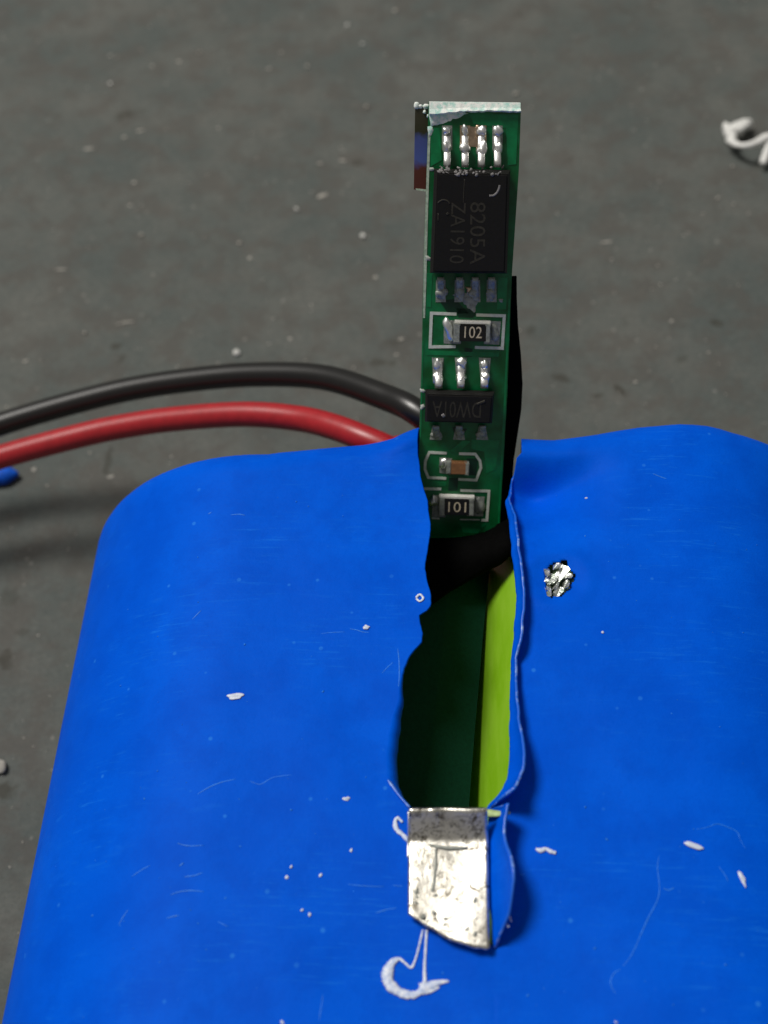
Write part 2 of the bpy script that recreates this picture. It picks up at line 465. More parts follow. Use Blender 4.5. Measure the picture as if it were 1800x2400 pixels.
def section(y, side):
    """half section of the film: list of (x, z, nx, nz); outward normal (nx, nz)"""
    out = []
    for i in range(NB):
        out.append((side * R * i / NB, 0.0, 0.0, -1.0))
    for i in range(NA + 1):
        a = -math.pi/2 - math.pi * i / NA
        out.append((side * (R - R * math.cos(a)), R + R * math.sin(a), -side * math.cos(a), math.sin(a)))
    if y < Y_TIP:
        xe = at(1160, 2222, TOP).x
    else:
        xe = lerp_table(LEFT_EDGE if side < 0 else HINGE, y)
    if y > Y_TIP: xe += 0.022 * math.sin(2.7 * y + side) * math.sin(1.1 * y) + 0.012 * math.sin(6.1 * y + 2 * side) * math.sin(0.83 * y + 1) + 0.006 * math.sin(19.0 * y) * math.sin(1.9 * y)
    k_lip = 0.0
    if side < 0:
        cl = lerp_table(CURL, y) if y >= Y_TIP else 0.0
        x_stop = xe
    else:
        fl = lerp_table(FLAP_Y, y) if y >= Y_TIP else 0.0
        k_lip = min(1.0, fl / 0.25)
        x_stop = xe + 0.16 * k_lip
    x0 = side * R
    for i in range(1, NT + 1):
        t = i / NT
        g = 1 - (1 - t) ** 1.35
        x = x0 + (x_stop - x0) * g
        out.append((x, z_top(x, y), 0.0, 1.0))
    if side < 0:
        z0 = z_top(xe, y)
        for i in range(1, 8):                      # left edge rolls down into the slit
            a = (i / 7) * 1.15
            out.append((xe + cl * 0.75 * math.sin(a), z0 - cl * 1.25 * (1 - math.cos(a)) - 0.002 * i, 0.0, 1.0))
    else:
        z0 = z_top(xe, y)
        lean = math.radians(48)
        r = 0.13 * k_lip
        cx_, cz_ = x_stop, z0 + r
        amax = math.pi - lean
        for i in range(1, 9):                      # fold
            a = amax * i / 8
            out.append((cx_ - r * math.sin(a), cz_ - r * math.cos(a), 0.0, 1.0))
        bx, bz = out[-1][0], out[-1][1]
        for i in range(1, 9):                      # flap turned up and back
            t = i / 8
            L = fl * 1.45 * t
            bend = lean + 0.35 * (t - 0.4) * k_lip
            out.append((bx + L * math.cos(bend), bz + L * math.sin(bend), 0.0, 1.0))
    return out

bm = bmesh.new()
for side in (-1, 1):
    rows = []
    s0 = section(0.0, side)
    # collar round the far end, then fillet
    for k in (3.6, 1.8):
        rows.append([bm.verts.new((x - nx * (FIL + k), y_end(x, side) + 0.08 * math.sin(3 * x + z), z - nz * (FIL + k))) for x, z, nx, nz in s0])
    for i in range(NF, -1, -1):
        a = (math.pi / 2) * i / NF
        ins = FIL * (1 - math.cos(a))
        rows.append([bm.verts.new((x - nx * ins, y_end(x, side) - FIL + FIL * math.sin(a), z - nz * ins)) for x, z, nx, nz in s0])
    for y in ys:
        if y > -1.2: continue
        sc = section(y, side)
        w = 1 - smooth(-9.0, -1.2, y)
        pts = []
        for x, z, nx, nz in sc:
            # rows near the end follow the slanting end line
            pts.append((x, y + (y_end(x, side) - FIL + 1.0) * (1 - w) * 1.0 if y > -9 else y, z))
        rows.append([bm.verts.new(p) for p in pts])
    for r0, r1 in zip(rows, rows[1:]):
        for i in range(len(r0) - 1):
            f = (r0[i], r0[i+1], r1[i+1], r1[i])
            bm.faces.new(f if side < 0 else f[::-1])
bmesh.ops.remove_doubles(bm, verts=bm.verts[:], dist=0.004)
XT = at(1160, 2222, TOP).x
bmesh.ops.remove_doubles(bm, verts=[v for v in bm.verts if v.co.y < Y_TIP - 0.05 and v.co.z > 15 and abs(v.co.x - XT) < 0.25], dist=0.06)
# torn hole right of the slit
HOLE = at(1303, 1355, TOP)
hole_poly = [(at(u, v, TOP).x, at(u, v, TOP).y) for u, v in [(1278, 1335), (1295, 1318), (1318, 1312), (1325, 1305), (1331, 1328), (1350, 1343), (1344, 1358), (1333, 1376), (1318, 1398), (1290, 1400), (1278, 1370)]]
def inside(x, y, poly):
    c = False
    for (x0, y0), (x1, y1) in zip(poly, poly[1:] + poly[:1]):
        if (y0 > y) != (y1 > y) and x < (x1 - x0) * (y - y0) / (y1 - y0) + x0:
            c = not c
    return c
kill = []
for f in bm.faces:
    q = f.calc_center_median()
    if q.z > 15 and abs(q.x - HOLE.x) < 2 and abs(q.y - HOLE.y) < 2 and inside(q.x, q.y, hole_poly):
        kill.append(f)
bmesh.ops.delete(bm, geom=kill, context='FACES')
# film round the hole is pulled down a little towards it, with a swollen ring beyond
for v in bm.verts:
    if v.co.z > 15:
        d = math.hypot(v.co.x - HOLE.x - 0.1, v.co.y - HOLE.y)
        if d < 3:
            v.co.z += -0.16 * math.exp(-(d / 0.7) ** 2) + 0.05 * math.exp(-((d - 1.35) / 0.35) ** 2)
bmesh.ops.recalc_face_normals(bm, faces=bm.faces[:])
wrap = from_bm('shrink_wrap', bm, [M['film'], M['film_cut_edge']], pack, True, None)
# from_bm keeps world millimetres; shift to the pack's origin
for v in wrap.data.vertices:
    v.co -= PO * S
md = wrap.modifiers.new('thickness', 'SOLIDIFY')
md.thickness = 0.11 * S
md.offset = -1
md.material_offset_rim = 1
md.use_even_offset = False
wrap['label'] = 'blue heat-shrink film with a ragged slit'

def part(name, bm, mat, parent=None, shade=False):
    """mesh in world mm under the pack (or one of its parts, which sit at the pack's origin)"""
    for v in bm.verts:
        v.co -= PO
    return from_bm(name, bm, mat, parent or pack, shade)

# cells
for sx_ in (-1, 1):
    bm = bmesh.new()
    prof = [(2.5, -1.9), (8.2, -1.9), (8.75, -2.1), (9.0, -2.5), (9.0, -66), (8.6, -66.6), (8.0, -66.8), (0.01, -66.8)]
    seg = 72
    rings = [[bm.verts.new((sx_ * 9.15 + r * math.cos(2*math.pi*k/seg), yy, 9.25 + r * math.sin(2*math.pi*k/seg))) for k in range(seg)] for r, yy in prof]
    for a, b in zip(rings, rings[1:]):
        for k in range(seg):
            bm.faces.new((a[k], a[(k+1) % seg], b[(k+1) % seg], b[k]))
    cell = part('cell', bm, M['sleeve'], pack, True)
    cell['label'] = 'yellow-green sleeved cell seen through the slit' if sx_ > 0 else 'yellow-green sleeved cell under the film'
    bm = bmesh.new()
    r2 = [[bm.verts.new((sx_ * 9.15 + r * math.cos(2*math.pi*k/24), yy, 9.25 + r * math.sin(2*math.pi*k/24))) for k in range(24)] for r, yy in ((5.0, -1.95), (4.6, -1.5), (0.01, -1.45))]
    for a, b in zip(r2, r2[1:]):
        for k in range(24):
            bm.faces.new((a[k], a[(k+1) % 24], b[(k+1) % 24], b[k]))
    part('terminal', bm, M['steel'], cell, True)

# dark fibre-paper strip leaning against the left cell in the valley
rnd = random.Random(4)
bm = bmesh.new()
ru = [(1330, 1147), (1360, 1144), (1400, 1140), (1501, 1130), (1600, 1122), (1700, 1113), (1800, 1105), (1892, 1098), (1990, 1090)]
rows_a, rows_b = [], []
for v, u in ru:
    p = at(u + 1, v, 13.6)
    rows_a.append([bm.verts.new((p.x, p.y, 13.6)), bm.verts.new((p.x - 1.7, p.y, 14.9)), bm.verts.new((p.x - 3.6, p.y, 16.1))])
    rows_b.append([bm.verts.new((p.x - 0.06, p.y, 13.45)), bm.verts.new((p.x - 1.76, p.y, 14.75)), bm.verts.new((p.x - 3.66, p.y, 15.95))])
for i in range(len(ru) - 1):
    for k in range(2):
        bm.faces.new((rows_a[i][k], rows_a[i][k+1], rows_a[i+1][k+1], rows_a[i+1][k]))
        bm.faces.new((rows_b[i][k], rows_b[i+1][k], rows_b[i+1][k+1], rows_b[i][k+1]))
    bm.faces.new((rows_a[i][0], rows_a[i+1][0], rows_b[i+1][0], rows_b[i][0]))
    bm.faces.new((rows_a[i][2], rows_b[i][2], rows_b[i+1][2], rows_a[i+1][2]))
for e in (0, -1):
    for k in range(2):
        bm.faces.new((rows_a[e][k], rows_b[e][k], rows_b[e][k+1], rows_a[e][k+1]))
strip = part('insulating_strip', bm, M['paper'])
strip['label'] = 'dark green fibre-paper strip between the cells'

# nickel tab: lower plate on the film, upper end bent up
zt = TOP + 0.32
ZF = zt + 0.05 * 4.2
fold_l, fold_r = at(957, 1972, ZF), at(1145, 1968, ZF)
FALL = 4.2
def plate(u, v):
    p = at(u, v, ZF)
    for _ in range(4):
        k = fold_l.y - p.y
        p = at(u, v, zt + 0.05 * (FALL - k))
    return Vector((p.x, p.y, zt + 0.05 * (FALL - k)))       # slopes gently down towards the near end
outline = [(957, 1972), (956, 2030), (956, 2090), (957, 2143), (968, 2152), (980, 2156), (992, 2166), (1003, 2171), (1016, 2178), (1030, 2190), (1046, 2198), (1062, 2206), (1080, 2212), (1100, 2219), (1118, 2223), (1136, 2225), (1147, 2221), (1148, 2150), (1148, 2060), (1145, 1968)]
bm = bmesh.new()
NXU, NYV = 22, 30
grid = []
uptop_l, uptop_r = Vector((fold_l.x + 0.02, fold_l.y + 0.92, ZF + 0.85)), Vector((fold_r.x - 0.05, fold_r.y + 0.85, ZF + 0.85))
for i in range(9):                                  # bent-up end, top row first, eased into the plate
    t = 1 - i / 9
    e = t ** 1.25
    row = []
    for k in range(NXU + 1):
        s_ = k / NXU
        a = fold_l.lerp(fold_r, s_); b = uptop_l.lerp(uptop_r, s_)
        p = a.lerp(b, t); p.z = a.z + (b.z - a.z) * e
        ridge = 0.07 * math.exp(-((s_ - 0.32) / 0.03) ** 2) * t + 0.03 * math.sin(9 * s_ + 1) * t
        row.append(bm.verts.new(p + Vector((0, -ridge, ridge))))
    grid.append(row)
low = [(957, 2143), (968, 2150), (980, 2157), (992, 2165), (1003, 2171), (1016, 2178), (1030, 2189), (1046, 2197), (1062, 2206), (1080, 2212), (1100, 2218), (1118, 2222), (1136, 2224), (1148, 2222)]
for j in range(NYV + 1):
    t = j / NYV
    row = []
    for k in range(NXU + 1):
        s_ = k / NXU
        u0 = 957 + (1145 - 957) * s_
        u1 = 957 + (1148 - 957) * s_
        v0 = 1972 - 4 * s_
        v1 = lerp_table(low, u1) + (rnd.uniform(-2, 2) if j == NYV else 0)
        p = plate(u0 + (u1 - u0) * t, v0 + (v1 - v0) * t)
        p.z += 0.02 * math.sin(7 * s_ + 3 * t) + rnd.uniform(-0.006, 0.006)
        row.append(bm.verts.new(p))
    grid.append(row)
for r0, r1 in zip(grid, grid[1:]):
    for k in range(NXU):
        bm.faces.new((r0[k], r0[k+1], r1[k+1], r1[k]))
tab = part('nickel_tab', bm, M['nickel'], pack, True)
md = tab.modifiers.new('thickness', 'SOLIDIFY'); md.thickness = 0.15 * S; md.offset = -1
tab['label'] = 'cut nickel tab, tinned and flux-stained, bent up at its far end'
# raised seam and solder crumbs on the tab
bm = bmesh.new()
tube_bm(bm, catmull([plate(1022, 1985) + Vector((0, 0, .02)), plate(1021, 2030) + Vector((0, 0, .03)), plate(1017, 2070) + Vector((0, 0, .02)), plate(1013, 2090)], 4), 0.045, 6, 0.5)
tube_bm(bm, catmull([plate(1005, 1980) + Vector((0, 0, .02)), plate(1045, 1988) + Vector((0, 0, .03)), plate(1095, 1988) + Vector((0, 0, .02))], 4), [0.05, .05, .06, .07, .08, .08, .07, .06, .05], 6, 0.5)
for k in range(14):
    uu = rnd.uniform(975, 1135); vv = rnd.uniform(2060, lerp_table(low, uu) - 8)
    q = plate(uu, vv)
    blob_bm(bm, (q.x, q.y, q.z + 0.015), (rnd.uniform(.04, .14), rnd.uniform(.04, .10), rnd.uniform(.02, .05)), rnd, 0.25, 1, rnd.uniform(0, 3))
sub = part('solder_residue', bm, M['solder_dull_or_shaded'], tab, True)
sub['kind'] = 'stuff'

# pale torn slivers of sleeve beside the tab
bm = bmesh.new()
tube_bm(bm, catmull([at(1105, 1900, TOP + .3), at(1140, 1905, TOP + .6), at(1168, 1907, TOP + .75), at(1196, 1905, TOP + .85)], 5), [0.05 + 0.11 * math.sin(math.pi * min(1, k / 15 + .1)) for k in range(16)], 8, 0.35)
part('sleeve_sliver', bm, M['sleeve_torn_edge'], pack, True)
bm = bmesh.new()
tube_bm(bm, catmull([at(1152, 1908, TOP + .2), at(1153, 1935, TOP + .2), at(1151, 1965, TOP + .1), at(1149, 1990, TOP)], 5), [0.12, .12, .11, .11, .11, .10, .10, .09, .09, .08, .08, .07, .06, .05, .04, .03], 8, 0.35)
part('sleeve_sliver', bm, M['sleeve_torn_edge'], pack, True)
bm = bmesh.new()
tube_bm(bm, catmull([at(958, 1902, TOP + .9), at(959, 1940, TOP + .7), at(957, 1975, TOP + .35), at(957, 2010, TOP + .32)], 5), 0.055, 8, 0.8)
part('tab_burr', bm, M['solder'], tab, True)

# crumpled metal in the torn hole
bm = bmesh.new()
rr = [(at(u, v, TOP - 0.55)) for u, v in [(1266, 1330), (1300, 1300), (1345, 1315), (1360, 1360), (1330, 1405), (1285, 1412), (1262, 1375)]]
cc = sum(rr, Vector()) / len(rr)
vs = [bm.verts.new(p) for p in rr]; vc = bm.verts.new(cc + Vector((0, 0, .1)))
for i in range(len(vs)): bm.faces.new((vs[i], vs[(i+1) % len(vs)], vc))
weld = part('weld_spot', bm, simple('dull_sleeve', (0.09, 0.15, 0.07), 0.6, 0, 0.3, 0.5, 4))
weld['label'] = 'torn hole with crumpled foil right of the slit'
SH = [((1281, 1333), (1283, 1348), 9), ((1296, 1365), (1330, 1330), 15), ((1280, 1352), (1302, 1360), 20), ((1283, 1370), (1287, 1396), 9), ((1318, 1375), (1333, 1368), 16),
      ((1298, 1398), (1318, 1380), 13), ((1296, 1330), (1312, 1324), 10), ((1320, 1352), (1340, 1350), 10), ((1296, 1376), (1308, 1372), 14), ((1312, 1345), (1318, 1325), 8)]
for i, (a, b, w) in enumerate(SH):
    z0 = TOP - 0.22 + rnd.uniform(-0.05, 0.2)
    A, B = at(*a, z0), at(*b, z0 + rnd.uniform(0.05, 0.3))
    d = (B - A).normalized(); s_ = d.cross(Vector((0, 0, 1))).normalized() * (w / 55.0 / 2) * 1.5
    lift = Vector((0, 0, rnd.uniform(0.02, 0.16)))
    bm = bmesh.new()
    top = [A - s_ * 0.8, A + s_ * 0.9, (A + B) / 2 + s_ * 1.1 + lift, B + s_ * 0.7, B + d * 0.06, B - s_ * 0.8, (A + B) / 2 - s_ + lift * 0.6]
    t_ = [bm.verts.new(p) for p in top]; b_ = [bm.verts.new(p - Vector((0, 0, 0.07))) for p in top]
    bm.faces.new(t_); bm.faces.new(b_[::-1])
    for k in range(len(top)): bm.faces.new((t_[k], b_[k], b_[(k+1) % len(top)], t_[(k+1) % len(top)]))
    part('foil_shard', bm, M['foil'], weld)

# scratches and scuffs standing on the film
def on_top(u, v, lift=0.0):
    p = at(u, v, TOP)
    for _ in range(3):
        if p.x < -R: z = R + math.sqrt(max(0.0, R*R - (p.x + R) ** 2))
        elif p.x > R: z = R + math.sqrt(max(0.0, R*R - (p.x - R) ** 2))
        else: z = z_top(p.x, p.y)
        p = at(u, v, z)
    return p + Vector((0, 0, lift))
SCR = [([(462, 1862), (490, 1845), (520, 1833), (552, 1826)], 3.0), ([(1545, 2005), (1541, 2035), (1546, 2080), (1540, 2112), (1520, 2150), (1502, 2190), (1482, 2235), (1460, 2265)], 2.6),
       ([(1455, 2272), (1440, 2280), (1431, 2300), (1436, 2318), (1444, 2328)], 2.4), ([(1632, 1944), (1660, 1938), (1680, 1931), (1705, 1938), (1728, 1950), (1735, 1968), (1748, 1990)], 2.4),
       ([(1555, 2082), (1568, 2086), (1580, 2080)], 3.2), ([(308, 2055), (330, 2040), (352, 2028)], 2.6), ([(278, 2168), (288, 2150), (300, 2132)], 2.6), ([(398, 2098), (420, 2090), (450, 2087), (478, 2090)], 3.0),
       ([(430, 2055), (455, 2052), (475, 2045)], 3.0), ([(415, 1976), (440, 1982), (478, 1981)], 2.6), ([(390, 2152), (405, 2148), (420, 2145)], 3.0), ([(420, 2030), (430, 2022)], 4.0),
       ([(820, 1474), (835, 1476), (850, 1481), (865, 1482)], 3.0), ([(752, 1485), (780, 1482), (808, 1481)], 2.0), ([(932, 1520), (935, 1545), (936, 1580), (934, 1610)], 3.0), ([(895, 1578), (907, 1565), (921, 1552)], 2.4),
       ([(585, 1830), (610, 1838), (640, 1822), (685, 1816)], 2.0), ([(815, 2072), (850, 2076), (900, 2078)], 2.2), ([(880, 2140), (905, 2132), (930, 2128)], 2.6), ([(540, 1207), (560, 1205), (575, 1208)], 3.0),
       ([(488, 1205), (496, 1200)], 3.0), ([(920, 2075), (945, 2077)], 2.0), ([(757, 2330), (752, 2365), (748, 2392)], 2.0), ([(510, 2160), (535, 2172)], 2.0), ([(1684, 2030), (1700, 2052), (1706, 2065)], 2.2),
       ([(450, 1452), (462, 1440), (472, 1430)], 2.6), ([(1530, 1110), (1550, 1118), (1562, 1122)], 3.2), ([(1214, 2046), (1222, 2050), (1230, 2048)], 2.0)]
for pts, w in SCR:
    P = catmull([on_top(u, v, 0.0) for u, v in pts], 5)
    bm = bmesh.new()
    k = len(P)
    tube_bm(bm, P, [w / 55.0 / 2 * (0.35 + 0.65 * math.sin(math.pi * (i + 0.6) / (k + 0.2))) * rnd.uniform(0.7, 1.15) for i in range(k)], 6, 0.3)
    part('scratch', bm, M['film_scuff'], wrap, True)
bm = bmesh.new()
for k in range(150):                                 # pin-prick dust on the film
    u, v = rnd.uniform(60, 1790), rnd.uniform(1090, 2390)
    if 880 < u < 1290 and v < 2230: continue
    if u < 229 - 0.2 * (v - 1300) + 25: continue
    if v < 1300 and u < 400: continue
    p = on_top(u, v)
    r = rnd.choice((0.018, 0.022, 0.03, 0.045))
    blob_bm(bm, p, (r * rnd.uniform(0.8, 1.8), r, r * 0.4), rnd, 0.2, 1, rnd.uniform(0, 3))
o = part('film_dust', bm, M['film_scuff'], wrap, True)
o['kind'] = 'stuff'

# ------------------------------------------------------------------ white bits lying on the film, and modelled highlights
FLK = [(555, 1633, 31, 12, 0.18, 'oval white flake alone on the left half of the blue film'), (858, 1471, 13, 10, 0.3, 'tiny white flake at the end of a scratch left of the slit'),
       (1625, 1983, 38, 13, -0.35, 'white bar-shaped flake on the right half of the blue film'), (1741, 2062, 26, 9, -1.25, 'small upright white flake near the right border of the picture'),
       (810, 1873, 13, 10, 0.0, 'white dot-like flake left of the nickel tab, uppermost of its cluster')]
for u, v, a, b, ang, lab in FLK:
    p = on_top(u, v)
    bm = bmesh.new()
    blob_bm(bm, Vector((0, 0, 0.03)), (a / 110.0, b / 110.0, 0.035), rnd, 0.5, 3, ang)
    o = from_bm('white_flake', bm, M['white_flake'], None, True)
    o.location = p * S
    tag(o, lab, 'flake', 'white flakes on the blue film')
bm = bmesh.new()
for u, v in [(823, 1993), (683, 2032), (672, 2057), (751, 2052), (708, 2134), (726, 2144), (662, 2397), (1443, 2396), (1412, 1483), (1374, 1168)]:
    blob_bm(bm, on_top(u, v, 0.015), (rnd.uniform(.05, .085), rnd.uniform(.04, .065), 0.035), rnd, 0.25, 2, rnd.uniform(0, 3))
o = from_bm('white_dust', bm, M['white_flake'], None, True)
tag(o, 'pinhead-sized white dust specks scattered on the blue film', 'dust', kind='stuff')
def strand(name, pts, widths, mat, label, cat, group=None, lift=0.03, flat=0.5, extra=None):
    P0 = on_top(*pts[0])
    pw = [(*(on_top(u, v, lift) - P0), w / 110.0) for (u, v), w in zip(pts, widths)]
    C = catmull(pw, 6)
    bm = bmesh.new()
    tube_bm(bm, [c_[:3] for c_ in C], [max(0.015, c_[3]) * rnd.uniform(0.78, 1.2) for c_ in C], 8, flat)
    for ps, ws in (extra or []):
        C = catmull([(*(on_top(u, v, lift) - P0), w / 110.0) for (u, v), w in zip(ps, ws)], 6)
        tube_bm(bm, [c_[:3] for c_ in C], [max(0.012, c_[3]) * rnd.uniform(0.85, 1.15) for c_ in C], 8, flat)
    o = from_bm(name, bm, mat, None, True)
    o.location = P0 * S
    return tag(o, label, cat, group)
strand('highlight_curl', [(936, 2246), (920, 2256), (911, 2272), (908, 2290), (914, 2308), (930, 2322), (950, 2331), (972, 2332), (987, 2322), (996, 2304)], [6, 14, 20, 23, 22, 21, 17, 16, 13, 10], M['curl'],  # white tubes shaped as the highlight on the dented film
       'white crescent modelled for the highlight on the dented film below the nickel tab', 'modelled highlight', flat=0.25,
       extra=[([(996, 2304), (995, 2270), (997, 2230), (1000, 2180)], [9, 6, 5, 6]), ([(936, 2246), (950, 2258), (964, 2268), (974, 2248), (983, 2215), (991, 2180)], [6, 4.5, 5, 4, 4, 4]),
              ([(985, 2318), (1005, 2312), (1030, 2303), (1052, 2300)], [24, 20, 12, 4]), ([(990, 2325), (1010, 2322), (1030, 2314)], [14, 10, 3])])
strand('shred_or_highlight', [(957, 1972), (945, 1958), (930, 1945), (926, 1928), (932, 1918), (944, 1928)], [9, 9, 10, 9, 8, 5], M['curl'], 'small white hook modelled for the film edge highlight left of the nickel tab', 'plastic shred', flat=0.5)  # white hook drawn in for the highlight on the film edge
strand('shred_or_highlight', [(1256, 1990), (1268, 1994), (1279, 1990), (1290, 1996), (1303, 2000)], [7, 11, 8, 10, 8], M['white_flake'], 'white wriggly shred right of the nickel tab', 'plastic shred', flat=0.5)
strand('shred_or_highlight', [(975, 1402), (984, 1394), (992, 1403), (984, 1410), (976, 1404)], [6, 6, 6, 6, 6], M['white_flake'], 'tiny white ring on the ragged left edge of the slit', 'plastic shred', flat=0.6)
# white glints on the lower flap, modelled as thin tubes
pz = lambda u, v, z: at(u, v, TOP + z)
bm = bmesh.new()
tube_bm(bm, catmull([pz(1163, 2202, .1), pz(1164, 2165, .18), pz(1166, 2130, .22), pz(1172, 2098, .45), pz(1180, 2096, .6), pz(1182, 2108, .62)], 5), 0.05, 6, 0.7)
tube_bm(bm, catmull([pz(1182, 2112, .62), pz(1190, 2135, .72), pz(1198, 2160, .75)], 5), 0.035, 6, 0.7)
tube_bm(bm, catmull([pz(1178, 2150, .5), pz(1188, 2168, .62), pz(1193, 2172, .66)], 5), 0.04, 6, 0.7)
part('edge_highlight', bm, M['curl'], wrap, True)
bm = bmesh.new()
tube_bm(bm, catmull([pz(908, 1826, .03), pz(922, 1846, .03), pz(942, 1872, .03), pz(961, 1893, .03)], 5), [0.02] + [0.06] * 14 + [0.03], 6, 0.5)  # pale cut rim and its highlight, drawn as a light tube
part('edge_highlight', bm, M['film_cut_edge'], wrap, True)

# ------------------------------------------------------------------ circuit board standing in the slit
W_ = 3.9
def cm(u, v, d): return CAM + ray(u, v) * d
TLc, TRc = cm(1005, 240, 59.4), cm(1221.5, 243, 59.4)
BLc, BRc = cm(976, 1262, 66.0), cm(1170.5, 1265, 66.0)
org = (BLc + BRc) / 2
vax = ((TLc + TRc) / 2 - org); BLEN = vax.length; vax.normalize()
uax = ((TRc - TLc) + (BRc - BLc)); uax -= vax * uax.dot(vax); uax.normalize()
wax = uax.cross(vax)
board = empty('circuit_board', org, 'narrow green protection circuit board standing up out of the slit', 'circuit board')
mw = Matrix((uax, vax, wax)).transposed().to_4x4(); mw.translation = org * S
board.matrix_world = mw
board.location = org * S
board.rotation_euler = mw.to_euler()
def bl(u, v, w=0.0):
    """photograph pixel -> board coordinates on the plane w mm above its face"""
    d = ray(u, v)
    t = ((org + wax * w) - CAM).dot(wax) / d.dot(wax)
    q = CAM + d * t - org
    return (q.dot(uax), q.dot(vax))
TH = 0.62
edge = []
brnd = random.Random(9)
outl = [bl(976, 1262), bl(1170.5, 1265), bl(1188, 940), bl(1200, 640), bl(1216, 400), bl(1221.5, 243), bl(1150, 241.5), bl(1080, 241), bl(1005, 240), bl(1002, 359), bl(993, 618), bl(989, 830), bl(982, 1060)]
sub = prism('substrate', outl, -TH, 0.0, M['mask'], board, bev=0.03)
# bare broken edge along the top and lighter cut edge down the left side
tp = [bl(1005, 241), bl(1221, 244), bl(1220, 262), bl(1195, 263), bl(1170, 264), bl(1140, 266), bl(1110, 268), bl(1085, 270), bl(1060, 281), bl(1045, 285), bl(1030, 290), bl(1018, 296), bl(1008, 294), bl(1003, 270)]
bm = bmesh.new()
n0 = len(tp)
def flux_patch(name, pix, h, mat, jit=0.03, parent=board):
    pts = [bl(*q) for q in pix]
    bm = bmesh.new()
    cx_ = sum(p[0] for p in pts) / len(pts); cy_ = sum(p[1] for p in pts) / len(pts)
    ring0, ring1 = [], []
    for i, p in enumerate(pts):
        q = pts[(i+1) % len(pts)]
        for t in (0, 0.33, 0.66):
            x = p[0] + (q[0]-p[0])*t + brnd.uniform(-jit, jit); y_ = p[1] + (q[1]-p[1])*t + brnd.uniform(-jit, jit)
            ring0.append(bm.verts.new((x, y_, 0.002)))
            ring1.append(bm.verts.new((cx_ + (x-cx_)*0.93, cy_ + (y_-cy_)*0.88, h * brnd.uniform(0.6, 1.1))))
    c0 = bm.verts.new((cx_, cy_, h))
    k = len(ring0)
    for i in range(k):
        bm.faces.new((ring0[i], ring0[(i+1) % k], ring1[(i+1) % k], ring1[i]))
        bm.faces.new((ring1[i], ring1[(i+1) % k], c0))
    return from_bm(name, bm, mat, parent, True)
bm.free()
bm = bmesh.new()
be = []
for i in range(25):
    u = 1006 + 214 * i / 24
    vb = (268 - 7 * smooth(0, 12, i)) + brnd.uniform(-1.6, 1.6)
    x0, y0 = bl(u, 241.5 + 0.012 * (u - 1006)); x1, y1 = bl(u, vb)
    hh = 0.24 + brnd.uniform(-0.03, 0.03)
    be.append([bm.verts.new(p) for p in ((x0, y0 + 0.05, -0.30), (x0, y0 + 0.05, 0.01), (x0, y0 * 0.5 + y1 * 0.5, 0.10 + brnd.uniform(-.02, .03)), (x1, y1 + 0.05, hh), (x1, y1, hh * 0.7), (x1, y1 - 0.03, 0.002))])
for a, b in zip(be, be[1:]):
    for k in range(5): bm.faces.new((a[k], b[k], b[k+1], a[k+1]))
for e in (be[0], be[-1]): bm.faces.new(e)
o = from_bm('bare_edge', bm, M['flux'], board)
o['label'] = 'bare white broken edge along the top of the board'
flux_patch('flux_residue', [(1005, 262), (1040, 262), (1080, 262), (1098, 265), (1085, 272), (1062, 280), (1045, 286), (1025, 294), (1010, 296)], 0.04, M['flux'], 0.03)
flux_patch('flux_residue', [(1003, 296), (1012, 296), (1016, 305), (1010, 318), (1004, 322)], 0.03, M['flux'], 0.02)
prism('edge_line', [bl(1003.5, 300), bl(1009, 300), bl(1003, 500), bl(999, 660), bl(996, 745), bl(991.5, 745), bl(993, 618), bl(999, 430)], 0.002, 0.018, M['fibreglass'], board)
prism('edge_line', [bl(989.5, 800), bl(993, 800), bl(989.5, 940), bl(986, 1058), bl(982.5, 1058), bl(986, 940)], 0.002, 0.014, M['trace_green'], board)
prism('edge_line', [bl(1196, 700), bl(1192, 700), bl(1178, 1000), bl(1166, 1240), bl(1170, 1240), bl(1183, 1000)], 0.002, 0.014, M['trace_green'], board)
prism('edge_line', [bl(1010, 1256), bl(1168, 1259), bl(1168.5, 1263), bl(1010, 1261)], 0.002, 0.014, M['trace_green'], board)
for pix in ([(1001, 392), (1014, 393), (1019, 396), (1014, 401), (1001, 400)], [(994, 598), (1003, 600), (1010, 604), (1009, 611), (994, 611)], [(984, 911), (993, 912), (997, 916), (994, 921), (985, 919)], [(986, 948), (993, 947), (996, 953), (990, 960), (985, 960)]):
    flux_patch('silk_mark', pix, 0.02, M['silkscreen'], 0.01)
# copper runs showing under the mask
for pix in ([(1008, 300), (1030, 300), (1036, 375), (1010, 390)], [(1100, 268), (1215, 268), (1210, 385), (1190, 388), (1186, 300), (1110, 290)], [(1000, 640), (1014, 640), (1010, 720), (1000, 720)], [(1168, 650), (1190, 650), (1186, 725), (1165, 725)],
            [(1000, 822), (1170, 826), (1168, 836), (1000, 832)], [(1085, 1032), (1104, 1034), (1068, 1064), (1056, 1056)], [(1105, 1030), (1170, 1032), (1162, 1100), (1140, 1110), (1135, 1058), (1105, 1052)], [(1010, 1128), (1046, 1130), (1044, 1140), (1010, 1138)],
            [(1078, 1226), (1140, 1228), (1120, 1250), (1085, 1248)]):
    prism('copper_run', [bl(*q) for q in pix], 0.001, 0.016, M['trace_green'], board, bev=0.006)
for pix in ([(1070, 722), (1112, 724), (1116, 738), (1108, 745), (1074, 744)], [(1088, 815), (1108, 817), (1106, 836), (1092, 836)], [(1052, 1120), (1074, 1120), (1072, 1150), (1050, 1150)], [(1060, 1000), (1095, 1005), (1080, 1030), (1068, 1030)], [(1030, 705), (1066, 700), (1100, 735), (1050, 735)]):
    prism('mask_gap', [bl(*q) for q in pix], 0.001, 0.012, M['mask_dark'], board, bev=0.004)

